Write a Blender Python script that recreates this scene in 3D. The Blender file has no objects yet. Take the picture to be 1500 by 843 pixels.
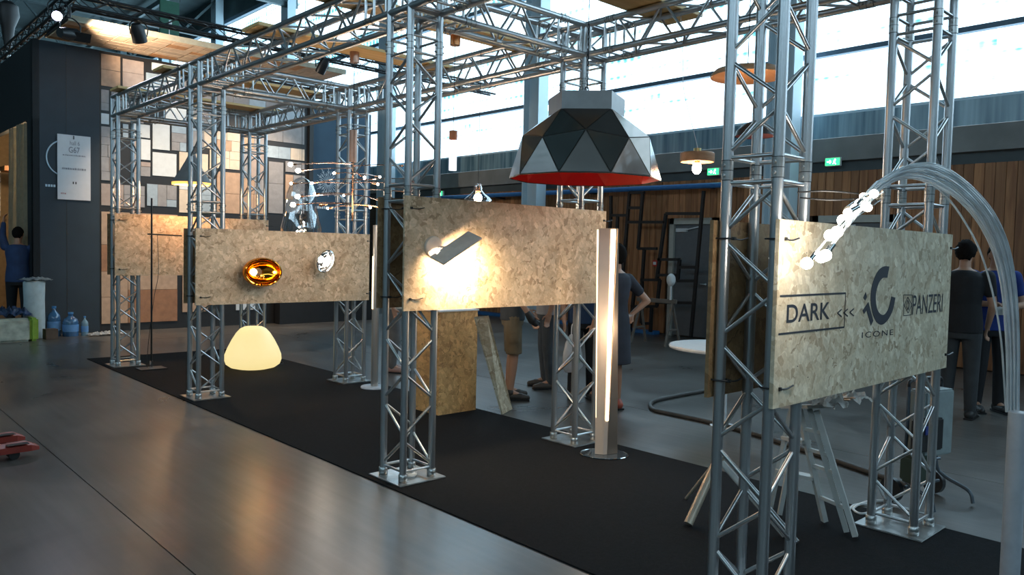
import bpy, bmesh, math, random
from mathutils import Vector, Matrix, Euler
random.seed(7)
C = bpy.context.scene.collection
PI = math.pi

# ------------------------------------------------------------------ camera, world, light, exposure
F_PX = 1135.969
CAM = Vector((-3.0160, -1.6401, 1.6068))
CD = Vector((0.67908364, 0.73252376, -0.04748004))
CR = Vector((0.73390605, -0.6788472, 0.02341792))
CU = Vector((0.01507751, 0.05074862, 0.99859764))
cam_d = bpy.data.cameras.new('camera')
cam = bpy.data.objects.new('camera', cam_d); C.objects.link(cam)
cam_d.sensor_fit = 'HORIZONTAL'; cam_d.sensor_width = 36.0
cam_d.lens = F_PX / 1500 * 36.0
cam_d.clip_start = 0.05; cam_d.clip_end = 300
m3 = Matrix((CR, CU, -CD)).transposed()
cam.matrix_world = Matrix.Translation(CAM) @ m3.to_4x4()
bpy.context.scene.camera = cam

sc = bpy.context.scene
sc.view_settings.view_transform = 'Standard'
sc.view_settings.look = 'None'
sc.view_settings.exposure = 0.6
sc.view_settings.gamma = 1.0
sc.view_settings.use_curve_mapping = False

w = bpy.data.worlds.new('World'); sc.world = w; w.use_nodes = True
bg = w.node_tree.nodes['Background']
bg.inputs['Color'].default_value = (0.72, 0.88, 1.0, 1)
bg.inputs['Strength'].default_value = 3.6

def portal(loc, rot, sx, sy):
    l = bpy.data.lights.new('window_portal', 'AREA'); l.shape = 'RECTANGLE'; l.size = sx; l.size_y = sy
    l.cycles.is_portal = True
    o = bpy.data.objects.new('window_portal', l); C.objects.link(o); o.location = loc; o.rotation_euler = rot
portal((-1.6, -12.4, 7.8), (PI/2, 0, 0), 22.6, 2.5)
portal((-13.4, 1.0, 8.2), (0, -PI/2, 0), 2.6, 26.0)
XW = 9.8                                     # the glazed long wall of the hall
HALL_Y0, HALL_Y1, HALL_X0, HALL_Z = -12.0, 48.0, -13.0, 11.6
GLASS_Z0, GLASS_Z1 = 3.98, 10.4
portal((XW + .35, (HALL_Y0+HALL_Y1)/2, (GLASS_Z0+GLASS_Z1)/2), (0, PI/2, 0), GLASS_Z1-GLASS_Z0, HALL_Y1-HALL_Y0)

# a point seen at pixel (u, v) of the photo, on a plane of the real place / at a given depth
def ray(u, v): return CD + CR*((u-750)/F_PX) + CU*((421.5-v)/F_PX)
def on_axis(ax, val, u, v):
    q = ray(u, v); t = (val-CAM[ax])/q[ax]; return CAM + q*t
def onx(u, v, x): return on_axis(0, x, u, v)
def ony(u, v, y): return on_axis(1, y, u, v)
def onz(u, v, z=0.0): return on_axis(2, z, u, v)
def at(u, v, t): return CAM + ray(u, v)*t

# ------------------------------------------------------------------ materials
MATS = {}
def new_mat(name):
    m = bpy.data.materials.new(name); m.use_nodes = True
    nt = m.node_tree; return m, nt, nt.nodes['Principled BSDF']
def mat(name, col, rough=0.5, metal=0.0, var=0.12, scale=12.0, bump=0.0, bscale=60.0, emit=None, estr=0.0, obj_var=0.0, stretch=(1,1,1), coat=0.0, spec=0.5):
    if name in MATS: return MATS[name]
    m, nt, b = new_mat(name); N = nt.nodes; L = nt.links
    tc = N.new('ShaderNodeTexCoord'); mp = N.new('ShaderNodeMapping'); mp.inputs['Scale'].default_value = stretch
    L.new(tc.outputs['Object'], mp.inputs[0])
    n = N.new('ShaderNodeTexNoise'); n.inputs['Scale'].default_value = scale; n.inputs['Detail'].default_value = 5
    L.new(mp.outputs[0], n.inputs['Vector'])
    cr = N.new('ShaderNodeValToRGB')
    c = Vector(col[:3])
    cr.color_ramp.elements[0].position = .3; cr.color_ramp.elements[1].position = .7
    cr.color_ramp.elements[0].color = (*(c*(1-var)), 1); cr.color_ramp.elements[1].color = (*[min(1, x*(1+var)) for x in c], 1)
    L.new(n.outputs['Fac'], cr.inputs[0])
    out = cr.outputs[0]
    if obj_var > 0:
        oi = N.new('ShaderNodeObjectInfo'); mr = N.new('ShaderNodeMapRange')
        mr.inputs['To Min'].default_value = 1-obj_var; mr.inputs['To Max'].default_value = 1+obj_var*.6
        L.new(oi.outputs['Random'], mr.inputs['Value'])
        hv = N.new('ShaderNodeHueSaturation'); L.new(out, hv.inputs['Color']); L.new(mr.outputs[0], hv.inputs['Value']); out = hv.outputs[0]
    L.new(out, b.inputs['Base Color'])
    b.inputs['Roughness'].default_value = rough; b.inputs['Metallic'].default_value = metal
    b.inputs['Specular IOR Level'].default_value = spec
    if coat: b.inputs['Coat Weight'].default_value = coat
    if bump > 0:
        n2 = N.new('ShaderNodeTexNoise'); n2.inputs['Scale'].default_value = bscale; n2.inputs['Detail'].default_value = 4
        L.new(mp.outputs[0], n2.inputs['Vector'])
        bp = N.new('ShaderNodeBump'); bp.inputs['Strength'].default_value = bump; bp.inputs['Distance'].default_value = .01
        L.new(n2.outputs['Fac'], bp.inputs['Height']); L.new(bp.outputs[0], b.inputs['Normal'])
    if emit:
        b.inputs['Emission Color'].default_value = (*emit, 1); b.inputs['Emission Strength'].default_value = estr
    MATS[name] = m; return m
def emat(name, col, s): return mat(name, col, emit=col, estr=s, var=0)
def osb(name, tint=(1,1,1), lo=.72):
    m, nt, b = new_mat(name); N = nt.nodes; L = nt.links
    tc = N.new('ShaderNodeTexCoord')
    # distort a little so the strand edges are ragged
    dn = N.new('ShaderNodeTexNoise'); dn.inputs['Scale'].default_value = 22; dn.inputs['Detail'].default_value = 3; L.new(tc.outputs['Object'], dn.inputs['Vector'])
    dm = N.new('ShaderNodeVectorMath'); dm.operation = 'MULTIPLY_ADD'; dm.inputs[1].default_value = (.03, .03, .03); L.new(dn.outputs['Color'], dm.inputs[0]); L.new(tc.outputs['Object'], dm.inputs[2])
    def strand(rot, sc, seed):
        r0 = N.new('ShaderNodeMapping'); r0.inputs['Rotation'].default_value = (0, rot, rot*.7); L.new(dm.outputs[0], r0.inputs[0])
        mp = N.new('ShaderNodeMapping'); mp.inputs['Scale'].default_value = sc; mp.inputs['Location'].default_value = (seed, seed*1.7, seed*.6); L.new(r0.outputs[0], mp.inputs[0])
        v = N.new('ShaderNodeTexVoronoi'); v.inputs['Scale'].default_value = 1.0; L.new(mp.outputs[0], v.inputs['Vector'])
        return v
    vs = [strand(.35, (7.5, 20, 30), 3.1), strand(-.75, (8.5, 20, 34), 8.3), strand(1.25, (9, 20, 36), 5.7), strand(2.2, (8, 20, 31), 1.9)]
    outs = []
    for v in vs:
        r = N.new('ShaderNodeValToRGB'); e = r.color_ramp.elements
        def c(x): return (x[0]*tint[0], x[1]*tint[1], x[2]*tint[2], 1)
        e[0].position = 0; e[0].color = c((.36*lo/.72, .245*lo/.72, .15*lo/.72)); e[1].position = 1; e[1].color = c((.64, .51, .37))
        x = e.new(.2); x.color = c((.46, .34, .22)); x = e.new(.75); x.color = c((.54, .42, .29))
        sp = N.new('ShaderNodeSeparateColor'); L.new(v.outputs['Color'], sp.inputs[0]); L.new(sp.outputs[0], r.inputs[0]); outs.append((r.outputs[0], sp.outputs[1]))
    # which layer of strands lies on top is itself decided strand by strand
    cur = outs[0][0]
    for (col, sel) in outs[1:]:
        th = N.new('ShaderNodeMath'); th.operation = 'GREATER_THAN'; th.inputs[1].default_value = .62; L.new(sel, th.inputs[0])
        mx = N.new('ShaderNodeMix'); mx.data_type = 'RGBA'; L.new(th.outputs[0], mx.inputs[0]); L.new(cur, mx.inputs[6]); L.new(col, mx.inputs[7]); cur = mx.outputs[2]
    g = N.new('ShaderNodeTexNoise'); g.inputs['Scale'].default_value = 70; g.inputs['Detail'].default_value = 6; L.new(tc.outputs['Object'], g.inputs['Vector'])
    lf = N.new('ShaderNodeTexNoise'); lf.inputs['Scale'].default_value = 5.5; lf.inputs['Detail'].default_value = 4; L.new(tc.outputs['Object'], lf.inputs['Vector'])
    ad = N.new('ShaderNodeMath'); ad.operation = 'MULTIPLY_ADD'; ad.inputs[1].default_value = 1.1; L.new(lf.outputs['Fac'], ad.inputs[0]); L.new(g.outputs['Fac'], ad.inputs[2])
    mr = N.new('ShaderNodeMapRange'); mr.inputs['From Min'].default_value = .55; mr.inputs['From Max'].default_value = 1.55; mr.inputs['To Min'].default_value = .72; mr.inputs['To Max'].default_value = 1.26; L.new(ad.outputs[0], mr.inputs['Value'])
    # small dark slivers
    fr = N.new('ShaderNodeMapping'); fr.inputs['Rotation'].default_value = (0, .5, 0)
    sw = N.new('ShaderNodeVectorMath'); sw.operation = 'MULTIPLY_ADD'; sw.inputs[1].default_value = (.35, .35, .35); L.new(lf.outputs['Color'], sw.inputs[0]); L.new(dm.outputs[0], sw.inputs[2]); L.new(sw.outputs[0], fr.inputs[0])
    fm = N.new('ShaderNodeMapping'); fm.inputs['Scale'].default_value = (16, 30, 62); L.new(fr.outputs[0], fm.inputs[0])
    fv = N.new('ShaderNodeTexVoronoi'); fv.inputs['Scale'].default_value = 1; L.new(fm.outputs[0], fv.inputs['Vector'])
    fs = N.new('ShaderNodeSeparateColor'); L.new(fv.outputs['Color'], fs.inputs[0])
    ft_ = N.new('ShaderNodeMath'); ft_.operation = 'GREATER_THAN'; ft_.inputs[1].default_value = .972; L.new(fs.outputs[2], ft_.inputs[0])
    fx = N.new('ShaderNodeMix'); fx.data_type = 'RGBA'; fx.inputs[7].default_value = (.31*tint[0], .215*tint[1], .13*tint[2], 1); L.new(ft_.outputs[0], fx.inputs[0]); L.new(cur, fx.inputs[6]); cur = fx.outputs[2]
    hv = N.new('ShaderNodeHueSaturation'); L.new(cur, hv.inputs['Color']); L.new(mr.outputs[0], hv.inputs['Value'])
    L.new(hv.outputs[0], b.inputs['Base Color']); b.inputs['Roughness'].default_value = .5
    bp = N.new('ShaderNodeBump'); bp.inputs['Strength'].default_value = .25; bp.inputs['Distance'].default_value = .004
    L.new(g.outputs['Fac'], bp.inputs['Height']); L.new(bp.outputs[0], b.inputs['Normal'])
    return m
def wood(name, c1, c2, scale=3.0, axis='Z', rough=.55, obj_var=.25, knots=True):
    m, nt, b = new_mat(name); N = nt.nodes; L = nt.links
    tc = N.new('ShaderNodeTexCoord'); oi = N.new('ShaderNodeObjectInfo')
    mp = N.new('ShaderNodeMapping'); st = {'X': (.25, 4, 4), 'Y': (4, .25, 4), 'Z': (4, 4, .25)}[axis]; mp.inputs['Scale'].default_value = st
    add = N.new('ShaderNodeVectorMath'); add.operation = 'MULTIPLY_ADD'
    L.new(oi.outputs['Random'], add.inputs[0]); add.inputs[1].default_value = (37, 51, 23); L.new(tc.outputs['Object'], add.inputs[2])
    L.new(add.outputs[0], mp.inputs[0])
    n = N.new('ShaderNodeTexNoise'); n.inputs['Scale'].default_value = scale; n.inputs['Detail'].default_value = 6; n.inputs['Distortion'].default_value = 1.2
    L.new(mp.outputs[0], n.inputs['Vector'])
    r = N.new('ShaderNodeValToRGB'); e = r.color_ramp.elements; e[0].position = .35; e[1].position = .65; e[0].color = (*c1, 1); e[1].color = (*c2, 1)
    L.new(n.outputs['Fac'], r.inputs[0]); out = r.outputs[0]
    if knots:
        mk = N.new('ShaderNodeMapping'); ks = {'X': (1.6, 9, 9), 'Y': (9, 1.6, 9), 'Z': (9, 9, 1.8)}[axis]; mk.inputs['Scale'].default_value = ks
        L.new(add.outputs[0], mk.inputs[0]); v = N.new('ShaderNodeTexVoronoi'); v.inputs['Scale'].default_value = .8; L.new(mk.outputs[0], v.inputs['Vector'])
        kr = N.new('ShaderNodeMapRange'); kr.inputs['From Min'].default_value = .05; kr.inputs['From Max'].default_value = .2; kr.inputs['To Min'].default_value = .35; L.new(v.outputs['Distance'], kr.inputs['Value'])
        hk = N.new('ShaderNodeHueSaturation'); L.new(out, hk.inputs['Color']); L.new(kr.outputs[0], hk.inputs['Value']); out = hk.outputs[0]
    mr = N.new('ShaderNodeMapRange'); mr.inputs['To Min'].default_value = 1-obj_var; mr.inputs['To Max'].default_value = 1+obj_var; L.new(oi.outputs['Random'], mr.inputs['Value'])
    hv = N.new('ShaderNodeHueSaturation'); L.new(out, hv.inputs['Color']); L.new(mr.outputs[0], hv.inputs['Value'])
    L.new(hv.outputs[0], b.inputs['Base Color']); b.inputs['Roughness'].default_value = rough
    return m
def clear_glass(name, tint=(1,1,1), rough=.02, amount=.9):
    m = bpy.data.materials.new(name); m.use_nodes = True; nt = m.node_tree; N = nt.nodes; L = nt.links
    N.remove(N['Principled BSDF']); out = N['Material Output']
    t = N.new('ShaderNodeBsdfTransparent'); t.inputs[0].default_value = (*tint, 1)
    g = N.new('ShaderNodeBsdfGlossy'); g.inputs['Roughness'].default_value = rough; g.inputs[0].default_value = (1, 1, 1, 1)
    lw = N.new('ShaderNodeLayerWeight'); lw.inputs[0].default_value = .28
    mr = N.new('ShaderNodeMapRange'); mr.inputs['To Min'].default_value = (1-amount)*.65; mr.inputs['To Max'].default_value = .62
    L.new(lw.outputs['Facing'], mr.inputs['Value'])
    mx = N.new('ShaderNodeMixShader'); L.new(mr.outputs[0], mx.inputs[0]); L.new(t.outputs[0], mx.inputs[1]); L.new(g.outputs[0], mx.inputs[2]); L.new(mx.outputs[0], out.inputs[0])
    return m
def glazing(name):
    # ribbed polycarbonate sheet: mostly clear to the bright sky, with tinted ribs and bands
    m = bpy.data.materials.new(name); m.use_nodes = True; nt = m.node_tree; N = nt.nodes; L = nt.links
    N.remove(N['Principled BSDF']); out = N['Material Output']
    tc = N.new('ShaderNodeTexCoord'); sp = N.new('ShaderNodeSeparateXYZ'); L.new(tc.outputs['Object'], sp.inputs[0])
    # ribs along y
    wv = N.new('ShaderNodeMath'); wv.operation = 'MULTIPLY'; L.new(sp.outputs['Y'], wv.inputs[0]); wv.inputs[1].default_value = 2*PI/.18
    sn = N.new('ShaderNodeMath'); sn.operation = 'SINE'; L.new(wv.outputs[0], sn.inputs[0])
    # horizontal bands of the outer slats, patchy
    mp = N.new('ShaderNodeMapping'); mp.inputs['Scale'].default_value = (1, .35, 5.5); L.new(tc.outputs['Object'], mp.inputs[0])
    n = N.new('ShaderNodeTexNoise'); n.inputs['Scale'].default_value = 1.0; n.inputs['Detail'].default_value = 3; L.new(mp.outputs[0], n.inputs['Vector'])
    mr = N.new('ShaderNodeMapRange'); mr.inputs['From Min'].default_value = .5; mr.inputs['From Max'].default_value = .68; L.new(n.outputs['Fac'], mr.inputs['Value'])
    rb = N.new('ShaderNodeMapRange'); rb.inputs['From Min'].default_value = -1; rb.inputs['From Max'].default_value = 1; rb.inputs['To Min'].default_value = .35; L.new(sn.outputs[0], rb.inputs['Value'])
    ml = N.new('ShaderNodeMath'); ml.operation = 'MULTIPLY'; L.new(mr.outputs[0], ml.inputs[0]); L.new(rb.outputs[0], ml.inputs[1])
    mx = N.new('ShaderNodeMix'); mx.data_type = 'RGBA'; mx.inputs[6].default_value = (.86, .93, .97, 1); mx.inputs[7].default_value = (.12, .36, .36, 1)
    L.new(ml.outputs[0], mx.inputs[0])
    t = N.new('ShaderNodeBsdfTransparent'); L.new(mx.outputs[2], t.inputs[0])
    g = N.new('ShaderNodeBsdfGlossy'); g.inputs['Roughness'].default_value = .3; g.inputs[0].default_value = (.5, .5, .5, 1)
    ms = N.new('ShaderNodeMixShader'); ms.inputs[0].default_value = .06; L.new(t.outputs[0], ms.inputs[1]); L.new(g.outputs[0], ms.inputs[2]); L.new(ms.outputs[0], out.inputs[0])
    return m
def concrete(name):
    m, nt, b = new_mat(name); N = nt.nodes; L = nt.links
    g = N.new('ShaderNodeNewGeometry')
    n = N.new('ShaderNodeTexNoise'); n.inputs['Scale'].default_value = .9; n.inputs['Detail'].default_value = 9; n.inputs['Roughness'].default_value = .62; n.inputs['Distortion'].default_value = .8
    L.new(g.outputs['Position'], n.inputs['Vector'])
    r = N.new('ShaderNodeValToRGB'); e = r.color_ramp.elements; e[0].position = .3; e[0].color = (.048, .045, .041, 1); e[1].position = .72; e[1].color = (.125, .115, .104, 1)
    L.new(n.outputs['Fac'], r.inputs[0])
    mp = N.new('ShaderNodeMapping'); mp.inputs['Scale'].default_value = (7, .5, 1); mp.inputs['Rotation'].default_value = (0, 0, .5); L.new(g.outputs['Position'], mp.inputs[0])
    s = N.new('ShaderNodeTexNoise'); s.inputs['Scale'].default_value = 2.2; s.inputs['Detail'].default_value = 4; L.new(mp.outputs[0], s.inputs['Vector'])
    sm = N.new('ShaderNodeMapRange'); sm.inputs['From Min'].default_value = .3; sm.inputs['From Max'].default_value = .7; sm.inputs['To Min'].default_value = .82; sm.inputs['To Max'].default_value = 1.14; L.new(s.outputs['Fac'], sm.inputs['Value'])
    hv = N.new('ShaderNodeHueSaturation'); L.new(r.outputs[0], hv.inputs['Color']); L.new(sm.outputs[0], hv.inputs['Value']); L.new(hv.outputs[0], b.inputs['Base Color'])
    rr = N.new('ShaderNodeMapRange'); rr.inputs['To Min'].default_value = .2; rr.inputs['To Max'].default_value = .42; L.new(n.outputs['Fac'], rr.inputs['Value']); L.new(rr.outputs[0], b.inputs['Roughness'])
    bp = N.new('ShaderNodeBump'); bp.inputs['Strength'].default_value = .12; bp.inputs['Distance'].default_value = .01; L.new(s.outputs['Fac'], bp.inputs['Height']); L.new(bp.outputs[0], b.inputs['Normal'])
    return m
ALU = mat('aluminium', (.50, .51, .52), rough=.34, metal=.92, var=.12, scale=9, bump=.05, stretch=(1, 1, .2))
ALU2 = mat('aluminium_brace', (.58, .58, .58), rough=.28, metal=.95, var=.1, scale=14)
STEELP = mat('plate_steel', (.45, .45, .44), rough=.3, metal=.9, var=.2, scale=14)
BLACK = mat('black_plastic', (.012, .012, .013), rough=.45)
BLACKM = mat('black_metal', (.018, .019, .021), rough=.4, metal=.3)
CARPET = mat('carpet_black', (.010, .010, .011), rough=.95, var=.25, scale=60, bump=.5, bscale=400, spec=.15)
OSB = osb('osb', (1.28, 1.2, 1.12)); OSBG = osb('osb_pale', (1.12, 1.25, 1.32)); OSBD = osb('osb_brown', (.55, .42, .28))
PLY = wood('plywood_board', (.62, .38, .14), (.78, .52, .23), axis='X', knots=False, obj_var=.1)
PINE = wood('pine_plank', (.27, .105, .04), (.45, .20, .08), axis='Z', obj_var=.28)
CONC = concrete('polished_concrete')
WHITE = mat('white_paint', (.75, .75, .74), rough=.45, var=.04)
WHITEM = mat('white_metal', (.62, .63, .64), rough=.35, metal=.15, var=.05)
NAVY = mat('stand_navy', (.012, .026, .040), rough=.6, var=.12, scale=3)
BLUEW = mat('stand_blue', (.022, .065, .115), rough=.6, var=.08, scale=3)
INKM = mat('ink_navy', (.02, .024, .035), rough=.6, var=.05)
LOGOB = mat('logo_pale_blue', (.50, .62, .72), rough=.5, var=.03)
GLASSM = clear_glass('clear_glass')
GLAZ = glazing('polycarbonate_glazing')
CHROME = mat('chrome', (.8, .8, .8), rough=.08, metal=1, var=.02)
COPPER = mat('copper', (.62, .30, .16), rough=.22, metal=1, var=.05)
GOLDM = mat('amber_mirror', (.85, .33, .04), rough=.07, metal=1, var=.04)
CONCB = mat('concrete_band', (.25, .25, .24), rough=.85, var=.18, scale=2, bump=.2, bscale=12)
STEELC = mat('steel_column_paint', (.55, .66, .72), rough=.5, var=.05, scale=2)
ROOFM = mat('roof_deck', (.055, .085, .09), rough=.8, var=.2, scale=2)
BULB = emat('bulb_warm', (1.0, .80, .52), 28)
BULBW = emat('bulb_white', (1.0, .86, .68), 34)

# ------------------------------------------------------------------ mesh helpers
def mesh_obj(name, bm, m=None, parent=None, smooth=False, kind=None, loc=None, rot=None):
    me = bpy.data.meshes.new(name); bmesh.ops.recalc_face_normals(bm, faces=bm.faces); bm.to_mesh(me); bm.free()
    if smooth:
        for p in me.polygons: p.use_smooth = True
        try: me.set_sharp_from_angle(angle=math.radians(40))
        except Exception: pass
    if m:
        for x in (m if isinstance(m, (list, tuple)) else [m]): me.materials.append(x)
    o = bpy.data.objects.new(name, me); C.objects.link(o)
    if parent: o.parent = parent
    if loc is not None: o.location = loc
    if rot is not None: o.rotation_euler = rot
    if kind: o['kind'] = kind
    return o
def inst(name, me, parent=None, mtx=None, loc=None):
    o = bpy.data.objects.new(name, me); C.objects.link(o)
    if parent: o.parent = parent
    if mtx is not None: o.matrix_local = mtx
    if loc is not None: o.location = loc
    return o
def thing(name, label, cat, loc=(0,0,0), rz=0, group=None):
    o = bpy.data.objects.new(name, None); C.objects.link(o); o.empty_display_size = .1
    o.location = loc; o.rotation_euler = (0, 0, rz); o['label'] = label; o['category'] = cat
    if group: o['group'] = group
    return o
def tag(o, label, cat, group=None):
    o['label'] = label; o['category'] = cat
    if group: o['group'] = group
    return o
def box(bm, lo, hi, mtx=None, mi=0, bev=0):
    lo = Vector(lo); hi = Vector(hi); c = (lo+hi)/2; s = hi-lo
    M = Matrix.Translation(c) @ Matrix.Diagonal((*s, 1))
    if mtx: M = mtx @ M
    r = bmesh.ops.create_cube(bm, size=1, matrix=M)
    fs = {f for v in r['verts'] for f in v.link_faces}
    for f in fs: f.material_index = mi
    if bev: 
        es = {e for f in fs for e in f.edges}
        bmesh.ops.bevel(bm, geom=list(es), offset=bev, segments=2, affect='EDGES')
def bmbox(lo, hi, bev=0, mtx=None):
    bm = bmesh.new(); box(bm, lo, hi, mtx, bev=bev); return bm
def zto(d):
    return Vector(d).normalized().to_track_quat('Z', 'Y').to_matrix().to_4x4()
def cyl(bm, a, b, r, r2=None, n=16, cap=True, mi=0):
    a = Vector(a); b = Vector(b); d = b-a; r2 = r if r2 is None else r2
    M = Matrix.Translation((a+b)/2) @ zto(d)
    res = bmesh.ops.create_cone(bm, cap_ends=cap, segments=n, radius1=r, radius2=max(r2, 1e-5), depth=d.length, matrix=M)
    for f in {f for v in res['verts'] for f in v.link_faces}: f.material_index = mi
def bar(bm, a, b, wx, wy, up=(0,0,1)):
    a = Vector(a); b = Vector(b); d = (b-a); L = d.length; z = d.normalized(); x = Vector(up).cross(z)
    if x.length < 1e-4: x = Vector((1,0,0)).cross(z)
    x.normalize(); y = z.cross(x)
    M = Matrix((x, y, z)).transposed().to_4x4(); M.translation = (a+b)/2
    bmesh.ops.create_cube(bm, size=1, matrix=M @ Matrix.Diagonal((wx, wy, L, 1)))
def lathe(bm, prof, n=32, c=(0,0,0), mtx=None, mi=0):
    rings = []
    for r, z in prof:
        ring = [bm.verts.new(Vector((r*math.cos(2*PI*i/n)+c[0], r*math.sin(2*PI*i/n)+c[1], z+c[2]))) for i in range(n)] if r > 1e-5 else [bm.verts.new(Vector((c[0], c[1], z+c[2])))]
        rings.append(ring)
    fs = []
    for a, b in zip(rings, rings[1:]):
        for i in range(n):
            j = (i+1) % n
            if len(a) == 1 and len(b) == 1: continue
            if len(a) == 1: fs.append(bm.faces.new((a[0], b[i], b[j])))
            elif len(b) == 1: fs.append(bm.faces.new((a[i], a[j], b[0])))
            else: fs.append(bm.faces.new((a[i], a[j], b[j], b[i])))
    for f in fs: f.material_index = mi
    if mtx: bmesh.ops.transform(bm, matrix=mtx, verts=[v for r in rings for v in r])
def sphere(bm, c, r, sc=(1,1,1), u=16, v=10, rot=None):
    M = Matrix.Translation(c) @ (rot.to_matrix().to_4x4() if rot else Matrix()) @ Matrix.Diagonal((sc[0]*r, sc[1]*r, sc[2]*r, 1))
    bmesh.ops.create_uvsphere(bm, u_segments=u, v_segments=v, radius=1, matrix=M)
def catmull(pts, k=8):
    P = [Vector(p) for p in pts]; P = [P[0]*2-P[1]] + P + [P[-1]*2-P[-2]]; out = []
    for i in range(1, len(P)-2):
        for s in range(k):
            t = s/k; a, b, c, d = P[i-1], P[i], P[i+1], P[i+2]
            out.append(.5*((2*b)+(c-a)*t+(2*a-5*b+4*c-d)*t*t+(3*b-a-3*c+d)*t**3))
    out.append(P[-2]); return out
def tube(bm, pts, r, n=8, smoothpts=True, k=8, r2=None):
    P = catmull(pts, k) if smoothpts and len(pts) > 2 else [Vector(p) for p in pts]
    rings = []; up = Vector((0,0,1))
    t0 = (P[1]-P[0]).normalized(); x = t0.cross(up)
    if x.length < .05: x = t0.cross(Vector((1,0,0)))
    x.normalize()
    for i, p in enumerate(P):
        t = (P[min(i+1, len(P)-1)]-P[max(i-1, 0)]).normalized()
        x = (x-t*x.dot(t)).normalized(); y = t.cross(x)
        rr = r if r2 is None else r+(r2-r)*i/(len(P)-1)
        rings.append([bm.verts.new(p+(x*math.cos(2*PI*j/n)+y*math.sin(2*PI*j/n))*rr) for j in range(n)])
    for a, b in zip(rings, rings[1:]):
        for j in range(n): bm.faces.new((a[j], a[(j+1) % n], b[(j+1) % n], b[j]))
    bm.faces.new(rings[0]); bm.faces.new(rings[-1])
def point_light(name, loc, col, e, r=.03, parent=None):
    l = bpy.data.lights.new(name, 'POINT'); l.energy = e; l.color = col; l.shadow_soft_size = r
    o = bpy.data.objects.new(name, l); C.objects.link(o); o.location = loc
    if parent: o.parent = parent
    return o
def spot_light(name, loc, target, col, e, ang=60, blend=.5, r=.04, parent=None):
    l = bpy.data.lights.new(name, 'SPOT'); l.energy = e; l.color = col; l.spot_size = math.radians(ang); l.spot_blend = blend; l.shadow_soft_size = r
    o = bpy.data.objects.new(name, l); C.objects.link(o)
    loc = Vector(loc); d = Vector(target)-loc
    o.rotation_euler = d.to_track_quat('-Z', 'Y').to_euler(); o.location = loc
    if parent: o.parent = parent
    return o

# ------------------------------------------------------------------ setting
fl = mesh_obj('floor', bmbox((HALL_X0, HALL_Y0, -.2), (XW+.5, HALL_Y1, -.012)), mat('joint_dark', (.04, .04, .04), rough=.9), kind='structure')
sl_me = {}
xs = [HALL_X0, -11.61, -6.61, -1.61, 3.39, 8.39, XW]
ys = [HALL_Y0, -3.2, 11.8, 26.8, HALL_Y1]
for i in range(len(xs)-1):
    for j in range(len(ys)-1):
        g = .0035
        key = (round(xs[i+1]-xs[i], 3), round(ys[j+1]-ys[j], 3))
        if key not in sl_me:
            o = mesh_obj('slab', bmbox((g, g, -.012), (key[0]-g, key[1]-g, 0)), CONC, fl); sl_me[key] = o.data; o.location = (xs[i], ys[j], 0)
        else: inst('slab', sl_me[key], fl, loc=(xs[i], ys[j], 0))
S = 'structure'
# long right wall: plinth wall behind planks, concrete band, flashing, glazing
wr = mesh_obj('wall_right', bmbox((XW+.04, HALL_Y0, 0), (XW+.3, HALL_Y1, 3.06)), mat('wall_backing', (.10, .07, .05), rough=.9), kind=S)
DOORS = [(6.50, 7.56), (3.30, 4.62)]
plank_me = mesh_obj('plank', bmbox((-.02, .003, .02), (.02, .137, 3.05), bev=.004), PINE, wr); base = plank_me
short_me = None
pm = plank_me.data; n = 0; y = -2.0
while y < 15.6:
    hit = [d for d in DOORS if y+.14 > d[0] and y < d[1]]
    if hit:
        if short_me is None:
            so = mesh_obj('plank', bmbox((-.02, .003, 2.32), (.02, .137, 3.05), bev=.004), PINE, wr); short_me = so.data; so.location = (XW, y, 0)
        else: inst('plank', short_me, wr, loc=(XW+random.uniform(-.004, .004), y, 0))
    elif n == 0: base.location = (XW, y, 0); n = 1
    else: inst('plank', pm, wr, loc=(XW+random.uniform(-.004, .004), y, 0))
    y += .14
mesh_obj('trim_band', bmbox((XW-.02, HALL_Y0, 3.05), (XW+.3, HALL_Y1, 3.22)), mat('band_dark', (.08, .095, .10), rough=.8, var=.15, scale=3), kind=S)
mesh_obj('trim_beam', bmbox((XW-.12, HALL_Y0, 3.22), (XW+.3, HALL_Y1, 3.60)), CONCB, kind=S)
# skirt of the translucent sheets hanging in front of the wall head
def skirt_mat():
    m, nt, b = new_mat('sheet_skirt'); N = nt.nodes; L = nt.links
    tc = N.new('ShaderNodeTexCoord'); mp = N.new('ShaderNodeMapping'); mp.inputs['Scale'].default_value = (1, 5, .25); L.new(tc.outputs['Object'], mp.inputs[0])
    n = N.new('ShaderNodeTexNoise'); n.inputs['Scale'].default_value = 1.6; n.inputs['Detail'].default_value = 5; L.new(mp.outputs[0], n.inputs['Vector'])
    r = N.new('ShaderNodeValToRGB'); e = r.color_ramp.elements; e[0].position = .35; e[0].color = (.10, .19, .25, 1); e[1].position = .75; e[1].color = (.38, .55, .63, 1)
    L.new(n.outputs['Fac'], r.inputs[0]); L.new(r.outputs[0], b.inputs['Base Color']); b.inputs['Roughness'].default_value = .25
    b.inputs['Transmission Weight'].default_value = 0; return m
bm = bmesh.new(); y = HALL_Y0
SKM = skirt_mat()
sk = mesh_obj('trim_skirt', bmbox((XW-.02, HALL_Y0, 3.62), (XW+.02, HALL_Y1, 4.0)), SKM, kind=S)
wf = mesh_obj('window_1', bmbox((XW+.02, HALL_Y0, 4.0), (XW+.06, HALL_Y1, 4.05)), STEELC, kind=S)
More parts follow.
